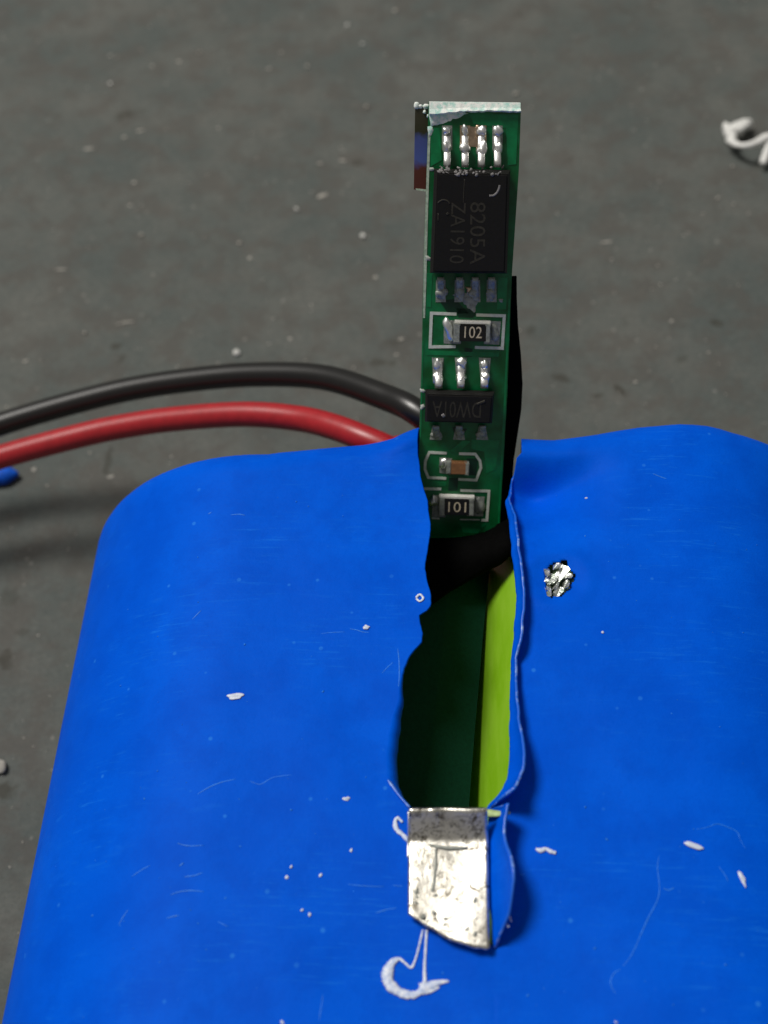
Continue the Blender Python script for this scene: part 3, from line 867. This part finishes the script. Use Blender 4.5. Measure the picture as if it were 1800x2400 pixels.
def silk_line(pts, w=7.0):
    """printed bracket: polyline in pixels, width in pixels"""
    P = [Vector(bl(*p)) for p in pts]
    h = w / 55.0 / 2 * 1.05
    L_, R_ = [], []
    for i, p in enumerate(P):
        a = (P[i] - P[i-1]).normalized() if i else (P[1] - P[0]).normalized()
        b = (P[i+1] - P[i]).normalized() if i < len(P) - 1 else a
        t = (a + b).normalized(); nn = Vector((-t.y, t.x))
        k = h / max(0.5, nn.dot(Vector((-a.y, a.x))))
        L_.append(p + nn * k); R_.append(p - nn * k)
    bm = bmesh.new()
    q = [[bm.verts.new((x.x, x.y, z)) for x in s_] for s_ in (L_, R_) for z in (0.004, 0.026)]
    l0, l1, r0, r1 = q
    for i in range(len(P) - 1):
        bm.faces.new((l1[i], l1[i+1], r1[i+1], r1[i])); bm.faces.new((l0[i], l0[i+1], l1[i+1], l1[i])); bm.faces.new((r0[i], r1[i], r1[i+1], r0[i+1]))
    bm.faces.new((l0[0], l1[0], r1[0], r0[0])); bm.faces.new((l0[-1], r0[-1], r1[-1], l1[-1]))
    return from_bm('silk_bracket', bm, M['silkscreen'], board)
silk_line([(1070, 736), (1011, 734), (1008, 813), (1068, 812)])
silk_line([(1116, 738), (1182, 740), (1177, 816), (1113, 814)])
silk_line([(1047, 1062), (1006, 1060), (997, 1080), (996, 1100), (1004, 1119), (1046, 1121)], 6.5)
silk_line([(1076, 1063), (1114, 1064), (1125, 1080), (1127, 1096), (1116, 1125), (1074, 1123)], 6.5)
silk_line([(1034, 1146), (990, 1145)], 6.5)
silk_line([(1079, 1149), (1146, 1151), (1141, 1219), (1128, 1219)], 6.5)
silk_line([(1012, 1214), (1030, 1215)], 4.0)
silk_line([(1078, 1217), (1124, 1218)], 2.6)

def frustum_chip(name, pixels, h, drop, mat, label):
    """moulded body: pixels = four corners of the top face as seen, h = height, drop = draft"""
    t = [Vector(bl(u, v, h)) for u, v in pixels]         # TL, TR, BR, BL
    cx_ = sum((p for p in t), Vector((0, 0))) / 4
    def grow(k): return [p + Vector((math.copysign(k, p.x - cx_.x), math.copysign(k, p.y - cx_.y))) for p in t]
    lay = [(grow(drop * 0.55), 0.10), (grow(drop), 0.10 + (h - 0.10) * 0.45), (grow(drop * 0.9), 0.10 + (h - 0.10) * 0.55), (t, h)]
    bm = bmesh.new()
    rings = [[bm.verts.new((p.x, p.y, z)) for p in ps] for ps, z in lay]
    for a, b in zip(rings, rings[1:]):
        for i in range(4): bm.faces.new((a[i], b[i], b[(i+1) % 4], a[(i+1) % 4]))
    bm.faces.new(rings[0]); bm.faces.new(rings[-1][::-1])
    bmesh.ops.bevel(bm, geom=[e for e in bm.edges if all(v.co.z > h - 1e-5 for v in e.verts)], offset=0.05, segments=2, affect='EDGES')
    o = from_bm(name, bm, mat, board)
    o['label'] = label
    return o, t

def lead(parent, u, v_body, v_foot, wpx, z_body, mat):
    """gull-wing lead from the body edge down to its pad"""
    x0, y0 = bl(u, v_body, z_body); x1, y1 = bl(u, v_foot)
    w = wpx / 55.0 / 2
    s_ = 1 if y1 > y0 else -1
    L = abs(y1 - y0)
    prof = [(0, z_body), (0.22, z_body - 0.02), (0.40, z_body * 0.62), (0.52, 0.16), (0.62, 0.10), (1.0, 0.09)]
    bm = bmesh.new()
    rings = []
    for i, (t, z) in enumerate(prof):
        yy = y0 + s_ * L * t; xx = x0 + (x1 - x0) * t
        th = 0.10
        rings.append([bm.verts.new(p) for p in ((xx - w, yy, z - th), (xx + w, yy, z - th), (xx + w * .96, yy, z + 0.01), (xx + w * .5, yy, z + 0.05), (xx - w * .5, yy, z + 0.05), (xx - w * .96, yy, z + 0.01))])
    for a, b in zip(rings, rings[1:]):
        for i in range(6): bm.faces.new((a[i], a[(i+1) % 6], b[(i+1) % 6], b[i]))
    bm.faces.new(rings[0]); bm.faces.new(rings[-1])
    return from_bm('lead', bm, mat, parent, True)

def pad(pix, mat, h=0.02):
    return prism('pad', [bl(*q) for q in pix], 0.002, h, mat, board, bev=0.006)

def fillet_blob(u, v, rx, ry, rz, mat, z=0.03, rot=0.0, jit=0.15):
    x, y_ = bl(u, v)
    bm = bmesh.new()
    k_ = brnd.uniform(0.88, 1.18)
    blob_bm(bm, (x, y_, z), (rx / 55.0 * k_, ry / 52.0 * brnd.uniform(0.85, 1.2), rz), brnd, jit + 0.14, 3, rot + brnd.uniform(-0.25, 0.25))
    return from_bm('solder_joint', bm, mat, board, True)

def text_part(s, pix_a, pix_b, h, mat, parent, z, squeeze=None, name='marking'):
    """lettering whose baseline runs from pixel a to pixel b; h = letter height mm"""
    cu = bpy.data.curves.new(name, 'FONT')
    cu.body = s; cu.size = 1.0; cu.align_x = 'LEFT'; cu.resolution_u = 3
    tmp = bpy.data.objects.new('tmp', cu); col.objects.link(tmp)
    dg = bpy.context.evaluated_depsgraph_get(); dg.update()
    me = bpy.data.meshes.new_from_object(tmp.evaluated_get(dg))
    bpy.data.objects.remove(tmp, do_unlink=True); bpy.data.curves.remove(cu)
    xs = [v.co.x for v in me.vertices]; yy = [v.co.y for v in me.vertices]
    x0, x1, y0, y1 = min(xs), max(xs), min(yy), max(yy)
    A, B = Vector(bl(*pix_a, z)), Vector(bl(*pix_b, z))
    d = (B - A); L = d.length; d.normalize(); nn = Vector((-d.y, d.x))
    for v in me.vertices:
        p = A + d * ((v.co.x - x0) / (x1 - x0) * L) + nn * ((v.co.y - y0) / (y1 - y0) * h)
        v.co = Vector((p.x, p.y, z + 0.006)) * S
    me.name = name
    me.materials.clear()
    o = link(name, me, mat, parent, False)
    return o

# dual transistor chip
chip, ct = frustum_chip('transistor_chip', [(1026, 406), (1190, 409), (1183, 638), (1016, 637)], 1.0, 0.14, M['chip_black'], 'long black eight-lead chip with faint grey print')
for i, u in enumerate((1048, 1090, 1128, 1166)):
    lead(chip, u, 392, 318, 17, 0.52, M['solder'])
    pad([(u - 12, 294), (u + 12, 294), (u + 12, 352), (u - 12, 352)], M['copper_tin'] if i in (1, 2) else M['solder_dull_or_shaded'])
    fillet_blob(u + (1 if i % 2 else -1), 306, 10, 13, 0.17, M['solder'], 0.03, 0.1)
    fillet_blob(u, 348, 11, 15, 0.22, M['solder'], 0.10)
pad([(1090, 296), (1138, 298), (1136, 345), (1090, 343)], M['copper_tin'], 0.024)
fillet_blob(1122, 312, 13, 15, 0.10, M['copper_tin'], 0.02)
for i, u in enumerate((1033, 1075, 1113, 1152)):
    uu = u + (0, 2, 1, 0)[i]
    lead(chip, uu, 650, 696, 17, 0.52, M['solder_dull_or_shaded'])  # lower leads darkened in colour for the chip's shade
    pad([(uu - 11, 656), (uu + 11, 656), (uu + 12, 708), (uu - 12, 708)], M['solder_dull_or_shaded'])
    fillet_blob(uu, 690, 11, 13, 0.13, M['solder_dull_or_shaded'], 0.03, 0.2, 0.3)
flux_patch('flux_residue', [(1062, 690), (1095, 685), (1125, 698), (1118, 712), (1112, 735), (1095, 722), (1085, 705)], 0.03, M['solder_dull_or_shaded'], 0.04)
flux_patch('flux_residue', [(1090, 672), (1112, 672), (1114, 690), (1096, 690)], 0.05, M['copper_tin'], 0.03)
flux_patch('flux_residue', [(1168, 700), (1180, 700), (1178, 710), (1172, 708)], 0.03, M['solder_dull_or_shaded'], 0.02)
text_part('8205A', (1102, 474), (1101, 620), 0.66, M['chip_print'], chip, 1.0)
text_part('ZA1910', (1058, 474), (1053, 617), 0.62, M['chip_print'], chip, 1.0)
def chip_stroke(parent, pts, w, z, mat, name='marking'):
    bm = bmesh.new()
    P = catmull([(*bl(u, v, z), z + 0.004) for u, v in pts], 5)
    tube_bm(bm, P, w / 55.0 / 2, 6, 0.25)
    return from_bm(name, bm, mat, parent, True)
chip_stroke(chip, [(1147, 459), (1157, 458), (1166, 450), (1170, 440), (1171, 434)], 5, 1.0, M['chip_pale_grey'], 'pin_mark')
chip_stroke(chip, [(1026, 476), (1037, 469), (1048, 471), (1054, 478)], 4, 1.0, M['chip_print'])
chip_stroke(chip, [(1047, 499), (1050, 503)], 8, 1.0, M['chip_print'])
chip_stroke(chip, [(1027, 500), (1027, 518)], 3, 1.0, M['chip_print'])
chip_stroke(chip, [(1089, 420), (1087, 450), (1086, 478)], 2, 1.0, M['chip_print'])
# pale grey specks along the chip's upper edge
bm = bmesh.new()
for k in range(46):
    t = brnd.random() ** 1.5
    u = 1030 + 152 * t; v = 399 + brnd.uniform(-7, 7) + 4 * math.sin(3 * t)
    x, y_ = bl(u, v, 0.75)
    zz = 1.0 - max(0.0, (y_ - ct[0].y)) * 2.6
    blob_bm(bm, (x, y_, max(0.3, zz)), (brnd.uniform(.04, .12), brnd.uniform(.03, .08), brnd.uniform(.02, .05)), brnd, 0.3, 1, brnd.uniform(0, 3))
o = from_bm('chip_pale_grey', bm, M['chip_pale_grey'], chip, True); o['kind'] = 'stuff'

# controller chip
ctrl, _ = frustum_chip('controller_chip', [(1003, 925), (1154, 929), (1149, 992), (1002, 988)], 0.85, 0.11, M['chip_black'], 'small black six-lead chip in the middle of the board')
for u, ub in ((1026, 1028), (1080, 1080), (1136, 1135)):
    lead(ctrl, ub, 910, 846, 19, 0.46, M['solder'])
    pad([(u - 14, 838), (u + 14, 839), (u + 10, 890), (u - 10, 890)], M['solder_dull_or_shaded'])
    fillet_blob(u, 852, 10, 14, 0.17, M['solder'], 0.04, 0.05)
    fillet_blob(u, 885, 11, 13, 0.26, M['solder'], 0.12)
for u, ub in ((1021, 1022), (1076, 1076), (1130, 1131)):
    lead(ctrl, ub, 998, 1022, 17, 0.40, M['solder_dull_or_shaded'])  # shade below the chip is put into the lead colour
    pad([(u - 8, 1000), (u + 8, 1000), (u + 14, 1031), (u - 14, 1030)], M['solder_dull_or_shaded'])
    fillet_blob(u, 1018, 11, 12, 0.12, M['solder_dull_or_shaded'], 0.02, 0.0, 0.3)
text_part('DW01A', (1128, 942), (1014, 940), 0.75, M['chip_print'], ctrl, 0.85)
chip_stroke(ctrl, [(1036, 976), (1042, 972)], 9, 0.86, M['chip_pale_grey'], 'pin_mark')
chip_stroke(ctrl, [(1118, 948), (1130, 943), (1137, 940)], 7, 0.86, M['chip_print'])

def chip_part(name, body, h, mat, label, cap_l, cap_r, cap_mat, txt=None):
    """two-terminal chip component; body/caps are pixel boxes (u0, v0, u1, v1) on the top face"""
    def bx(nm, b, hh, mt, par):
        p = [bl(b[0], b[1], hh), bl(b[2], b[1] + 1, hh), bl(b[2] - 1, b[3] + 1, hh), bl(b[0] - 1, b[3], hh)]
        return prism(nm, p[::-1], 0.02, hh, mt, par, bev=0.035)
    o = bx(name, body, h, mat, board); o['label'] = label
    for b in (cap_l, cap_r):
        bx('end_cap', b, h + 0.012, cap_mat, o)
    if txt: text_part(txt[0], txt[1], txt[2], txt[3], M['resistor_print'], o, h)
    return o
pad([(1040, 750), (1082, 751), (1080, 806), (1040, 805)], M['solder_dull_or_shaded']); pad([(1136, 752), (1174, 753), (1170, 808), (1134, 806)], M['solder_dull_or_shaded'])
r1_ = chip_part('resistor', (1076, 762, 1142, 800), 0.42, M['resistor_black'], 'black chip resistor marked 102', (1064, 758, 1079, 803), (1138, 760, 1150, 804), M['solder_dull_or_shaded'], ('102', (1088, 792), (1129, 793), 0.52))
a_ = [bl(1066, 751, .2), bl(1150, 753, .2), bl(1150, 760, .2), bl(1066, 758, .2)]
prism('ceramic_edge', a_[::-1], 0.02, 0.33, M['ceramic_white'], r1_, bev=0.03)
fillet_blob(1052, 772, 10, 22, 0.22, M['solder'], 0.05, 0.05); fillet_blob(1160, 778, 9, 18, 0.12, M['solder_dull_or_shaded'], 0.03)
pad([(1014, 1160), (1046, 1161), (1044, 1212), (1012, 1211)], M['solder_dull_or_shaded']); pad([(1096, 1163), (1136, 1164), (1132, 1210), (1094, 1209)], M['solder_dull_or_shaded'])
r2_ = chip_part('resistor', (1042, 1170, 1102, 1207), 0.42, M['resistor_black'], 'black chip resistor marked 101 at the foot of the board', (1030, 1167, 1043, 1209), (1099, 1169, 1112, 1209), M['solder_dull_or_shaded'], ('101', (1050, 1200), (1092, 1201), 0.50))
a_ = [bl(1030, 1160, .2), bl(1112, 1162, .2), bl(1112, 1169, .2), bl(1030, 1167, .2)]
prism('ceramic_edge', a_[::-1], 0.02, 0.33, M['ceramic_white'], r2_, bev=0.03)
fillet_blob(1018, 1172, 9, 14, 0.20, M['solder'], 0.05); fillet_blob(1124, 1184, 10, 18, 0.10, M['solder_dull_or_shaded'], 0.03)
pad([(1030, 1072), (1060, 1074), (1058, 1112), (1030, 1108)], M['solder_dull_or_shaded']); pad([(1094, 1074), (1119, 1075), (1116, 1114), (1092, 1113)], M['mask_dark'])
c_ = chip_part('capacitor', (1056, 1085, 1094, 1112), 0.45, M['ceramic_brown'], 'brown ceramic chip capacitor', (1047, 1083, 1058, 1110), (1090, 1086, 1100, 1114), M['solder_dull_or_shaded'])
fillet_blob(1040, 1085, 9, 15, 0.20, M['solder'], 0.05, -0.5)

# metal tab soldered behind the board's upper left edge, and the black strip behind its right edge
def bback(u, v, w):
    x, y_ = bl(u, v, w); return (x, y_)
tb = [bback(973, 252, -0.7), bback(1040, 248, -0.7), bback(1030, 446, -0.7), bback(970, 444, -0.7)]
o = prism('solder_tab', tb[::-1], -0.95, -TH - 0.01, M['tinted'], board, bev=0.03)
o['label'] = 'metal tab with painted reddish and blue reflections, behind the upper left edge of the board'
prism('tab_edge', [bback(974, 441, -0.7), bback(1002, 444, -0.7), bback(1002, 449, -0.7), bback(976, 445, -0.7)][::-1], -0.90, -0.60, M['fibreglass'], board)
bm = bmesh.new()
for u, v, r in [(978, 247, 7), (985, 250, 5), (1000, 250, 7), (995, 262, 5), (1003, 272, 5)]:
    x, y_ = bback(u, v, -0.6); blob_bm(bm, (x, y_, -0.62), (r / 55, r / 60, 0.08), brnd, 0.3, 2)
from_bm('flux_residue', bm, M['flux'], board, True)
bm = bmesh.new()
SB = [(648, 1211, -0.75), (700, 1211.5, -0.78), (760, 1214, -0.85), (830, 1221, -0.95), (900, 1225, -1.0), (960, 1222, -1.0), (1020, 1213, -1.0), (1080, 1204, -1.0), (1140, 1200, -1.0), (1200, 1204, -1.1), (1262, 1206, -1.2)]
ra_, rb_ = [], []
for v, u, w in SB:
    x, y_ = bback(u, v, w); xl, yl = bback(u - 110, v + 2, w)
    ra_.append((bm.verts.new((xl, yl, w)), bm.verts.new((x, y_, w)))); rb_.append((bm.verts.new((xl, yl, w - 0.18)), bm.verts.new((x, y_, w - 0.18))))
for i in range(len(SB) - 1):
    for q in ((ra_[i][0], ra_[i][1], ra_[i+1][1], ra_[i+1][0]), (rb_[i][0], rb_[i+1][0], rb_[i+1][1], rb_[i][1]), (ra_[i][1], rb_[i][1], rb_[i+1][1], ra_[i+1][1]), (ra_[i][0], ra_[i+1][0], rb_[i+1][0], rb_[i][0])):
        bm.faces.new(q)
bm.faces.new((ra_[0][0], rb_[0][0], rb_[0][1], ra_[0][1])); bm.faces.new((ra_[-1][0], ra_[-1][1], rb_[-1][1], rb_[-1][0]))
o = from_bm('backing_or_shade_strip', bm, M['black_strip'], board)
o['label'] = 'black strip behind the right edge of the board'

SHADE_TONGUE = [((1000, 1252, 13.7), (1209, 1204, 16.8)), ((985, 1274, 15.5), (1208, 1258, 16.3)), ((972, 1298, 15.9), (1204, 1294, 16.1)), ((970, 1330, 16.1), (1174, 1320, 15.7)), ((975, 1362, 16.1), (1112, 1352, 15.3)), ((985, 1392, 16.1), (1052, 1386, 15.5)), ((990, 1420, 16.1), (1008, 1418, 15.9))]  # added black sheet standing in for the shade in the slit
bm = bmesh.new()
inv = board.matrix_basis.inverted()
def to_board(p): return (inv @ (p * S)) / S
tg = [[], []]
for (a, b) in SHADE_TONGUE:
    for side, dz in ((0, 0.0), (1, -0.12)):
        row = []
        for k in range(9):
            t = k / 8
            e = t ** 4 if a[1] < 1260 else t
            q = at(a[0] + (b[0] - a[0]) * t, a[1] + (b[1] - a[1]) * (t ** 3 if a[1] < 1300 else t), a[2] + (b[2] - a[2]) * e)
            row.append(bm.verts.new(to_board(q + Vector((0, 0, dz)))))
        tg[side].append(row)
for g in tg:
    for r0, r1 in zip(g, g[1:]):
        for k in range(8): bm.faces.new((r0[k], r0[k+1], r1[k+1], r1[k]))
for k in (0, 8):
    for i in range(len(SHADE_TONGUE) - 1): bm.faces.new((tg[0][i][k], tg[0][i+1][k], tg[1][i+1][k], tg[1][i][k]))
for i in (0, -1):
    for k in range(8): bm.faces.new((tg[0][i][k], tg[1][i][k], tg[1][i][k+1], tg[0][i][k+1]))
o = from_bm('backing_or_shade_strip', bm, M['black_strip'], board, True)
o['label'] = 'added black sheet for the shade in the slit below the board'

# ------------------------------------------------------------------ wires
def wire(name, pix, hidden, r, mat, label):
    pts = [Vector(h) for h in hidden] + [at(u, v, z) for u, v, z in pix]
    o0 = pts[-1].copy(); o0.z = 0
    P = catmull([tuple(p) for p in pts], 12)
    bm = bmesh.new()
    tube_bm(bm, P, r, 28)
    o = from_bm(name, bm, mat, None, True, o0)
    return tag(o, label, 'wire', 'leads of the battery pack')
wire('wire', [(985, 972, 13.6), (900, 930, 13.0), (760, 885, 11.6), (600, 878, 10.2), (450, 890, 9.0), (300, 913, 7.9), (150, 950, 6.9), (0, 995, 6.0), (-150, 1050, 5.2), (-400, 1170, 4.0)], [(1.6, -5, 7.5), (1.4, 0.2, 9.5), (0.4, 3.2, 12.3)], 0.69, M['wire_black'],
     'black insulated wire arching out of the pack, behind the red one')
wire('wire', [(960, 1078, 11.6), (915, 1054, 12.0), (850, 1026, 12.1), (780, 1000, 11.7), (700, 981, 11.0), (570, 971, 10.2), (400, 983, 9.0), (280, 1001, 8.2), (180, 1023, 7.6), (0, 1072, 6.6), (-200, 1142, 5.6), (-450, 1260, 4.2)], [(-0.7, -6, 7.5), (-0.8, -1.6, 9.0)], 0.69, M['wire_red'],
     'red insulated wire arching out of the pack, in front of the black one')

# ------------------------------------------------------------------ bits lying on the table
def tube_thing(name, pix, widths, z, mat, label, cat):
    P0 = at(*pix[0], 0)
    C = catmull([(*(at(u, v, zz) - P0), w / 88.0) for (u, v), w, zz in zip(pix, widths, z)], 6)
    bm = bmesh.new()
    tube_bm(bm, [c_[:3] for c_ in C], [c_[3] for c_ in C], 10, 0.8)
    o = from_bm(name, bm, mat, None, True); o.location = P0 * S
    return tag(o, label, cat)
P0 = at(1735, 300, 0)
bm = bmesh.new()
srnd = random.Random(17)
for u, v, z, a, b, h, ang in [(1738, 297, 0.9, 1.0, 0.42, 0.40, 0.62), (1722, 308, 0.9, 0.85, 0.40, 0.38, 0.70), (1704, 303, 0.8, 0.30, 0.62, 0.35, 0.25), (1712, 322, 0.8, 0.45, 0.5, 0.38, 0.2), (1750, 290, 0.7, 0.45, 0.35, 0.3, 0.3)]:
    q = at(u, v, z) - P0
    blob_bm(bm, q, (a * 0.9, b, h), srnd, 0.30, 3, ang)
for pix, wid, zz in [([(1708, 326), (1725, 338), (1748, 341), (1772, 334), (1795, 322), (1815, 318)], [24, 20, 18, 20, 26, 20], [.9, 1.1, 1.4, 1.4, 1.3, 1.2]), ([(1798, 322), (1802, 340), (1795, 362), (1788, 384)], [24, 22, 22, 20], [1.2, 1.0, .8, .6])]:
    C = catmull([(*(at(u, v, z_) - P0), w / 80.0) for (u, v), w, z_ in zip(pix, wid, zz)], 6)
    tube_bm(bm, [c_[:3] for c_ in C], [c_[3] * srnd.uniform(0.88, 1.12) for c_ in C], 10, 0.75)
o = from_bm('plastic_shaving', bm, M['crumb_white'], None, True); o.location = P0 * S
tag(o, 'white twisted plastic shaving on the table at the upper right', 'shaving')
bm = bmesh.new()
c0 = at(-6, 1112, 0.4)
blob_bm(bm, Vector((0, 0, 0.45)), (1.25, 0.62, 0.5), random.Random(3), 0.2, 3, 0.18)
o = from_bm('plastic_chip', bm, M['crumb_blue'], None, True); o.location = Vector((c0.x, c0.y, 0)) * S
tag(o, 'blue plastic chip on the table under the red wire, cut by the left border', 'plastic chip')
bm = bmesh.new()
blob_bm(bm, Vector((0, 0, 0.2)), (0.42, 0.26, 0.14), random.Random(8), 0.55, 3, -0.9)
c0 = at(-2, 1800, 0.1)
o = from_bm('crumb', bm, M['crumb_pale'], None, True); o.location = Vector((c0.x, c0.y, 0)) * S
tag(o, 'pale lump on the table at the left border beside the blue film', 'crumb')
CRUMB = [(814, 60, 12), (850, 105, 11), (259, 197, 12), (720, 157, 10), (859, 253, 12), (696, 493, 12), (850, 555, 13), (561, 571, 10), (331, 552, 11), (199, 782, 9), (555, 829, 17), (467, 124, 9), (1717, 391, 9), (1682, 466, 9), (1208, 222, 14)]
CLAB = {(814, 60): 'white crumb nearest the top border, up and left of the board', (850, 105): 'white crumb just below the topmost one, up and left of the board', (259, 197): 'white crumb alone in the upper left, nearest the left border of the upper ones',
        (720, 157): 'small pale crumb left of the board, below the two topmost white ones', (859, 253): 'pale crumb left of the board, level with its top edge', (696, 493): 'white crumb left of the board beside a long pale smear',
        (850, 555): 'brightest white crumb on the table, left of the long black chip', (561, 571): 'pale crumb well left of the board, halfway between its top and the black wire', (331, 552): 'dull pale crumb far left of the board, above the black wire',
        (199, 782): 'small pale crumb above the left stretch of the black wire', (555, 829): 'largest pale crumb, just behind the crest of the black wire', (467, 124): 'small dull crumb in the upper left, highest of the dull ones',
        (1717, 391): 'pale crumb just below the white shaving', (1682, 466): 'pale crumb further below the white shaving, lower of the two', (1208, 222): 'pale crumb directly above the top right corner of the board'}
bright = {(850, 555), (555, 829), (696, 493), (259, 197), (814, 60), (850, 105)}
for i, (u, v, r) in enumerate(CRUMB):
    rr_ = random.Random(100 + i)
    bm = bmesh.new()
    q = r / 40.0 / 2
    blob_bm(bm, Vector((0, 0, q * 0.5)), (q * rr_.uniform(0.9, 1.3), q * rr_.uniform(0.8, 1.2), q * 0.7), rr_, 0.3, 2, rr_.uniform(0, 3))
    o = from_bm('crumb', bm, M['crumb_light' if (u, v) in bright else 'crumb_pale'], None, True)
    o.location = at(u, v, 0) * S
    tag(o, CLAB[(u, v)], 'crumb', 'crumbs on the table')
bm = bmesh.new()
trnd = random.Random(21)
DUST = [(356, 155, 14, 9, .3), (630, 160, 12, 10, 0), (660, 123, 11, 9, 0), (512, 301, 11, 9, .2), (331, 307, 26, 9, .2), (291, 322, 14, 8, .6), (208, 350, 42, 9, .15), (802, 377, 30, 8, -.1), (750, 383, 18, 10, 0), (757, 458, 34, 13, .45), (304, 482, 18, 10, 0), (315, 428, 12, 8, 0),
        (880, 650, 12, 10, 0), (681, 795, 11, 9, 0), (145, 632, 45, 6, .08), (290, 757, 60, 6, .2), (60, 847, 14, 9, .5), (259, 1118, 16, 8, .15), (1489, 896, 12, 9, 0), (1574, 753, 14, 7, 0), (1420, 568, 45, 6, .15), (1603, 552, 9, 7, 0), (420, 145, 16, 9, 0), (260, 130, 12, 9, 0), (925, 25, 14, 12, 0), (80, 1100, 12, 14, .8), (940, 795, 18, 8, .3), (930, 832, 16, 7, 0), (585, 605, 14, 8, 0)]
for u, v, a, b, ang in DUST:
    p = at(u, v, 0)
    blob_bm(bm, (p.x, p.y, 0.0), (a / 84.0, b / 74.0, 0.05), trnd, 0.35, 2, ang)
for k in range(1100):
    u, v = trnd.uniform(-60, 1860), trnd.uniform(-40, 2300)
    p = at(u, v, 0)
    if p.y < 1 and abs(p.x) < 17: continue
    r = trnd.choice((0.02, 0.025, 0.03, 0.04, 0.05, 0.07))
    blob_bm(bm, (p.x, p.y, 0.0), (r * trnd.uniform(0.8, 2.2), r, 0.03), trnd, 0.3, 1, trnd.uniform(0, 3))
o = from_bm('table_dust', bm, M['crumb_pale'], None, True)
tag(o, 'fine pale dust and rubbed specks scattered over the grey table', 'dust', kind='stuff')
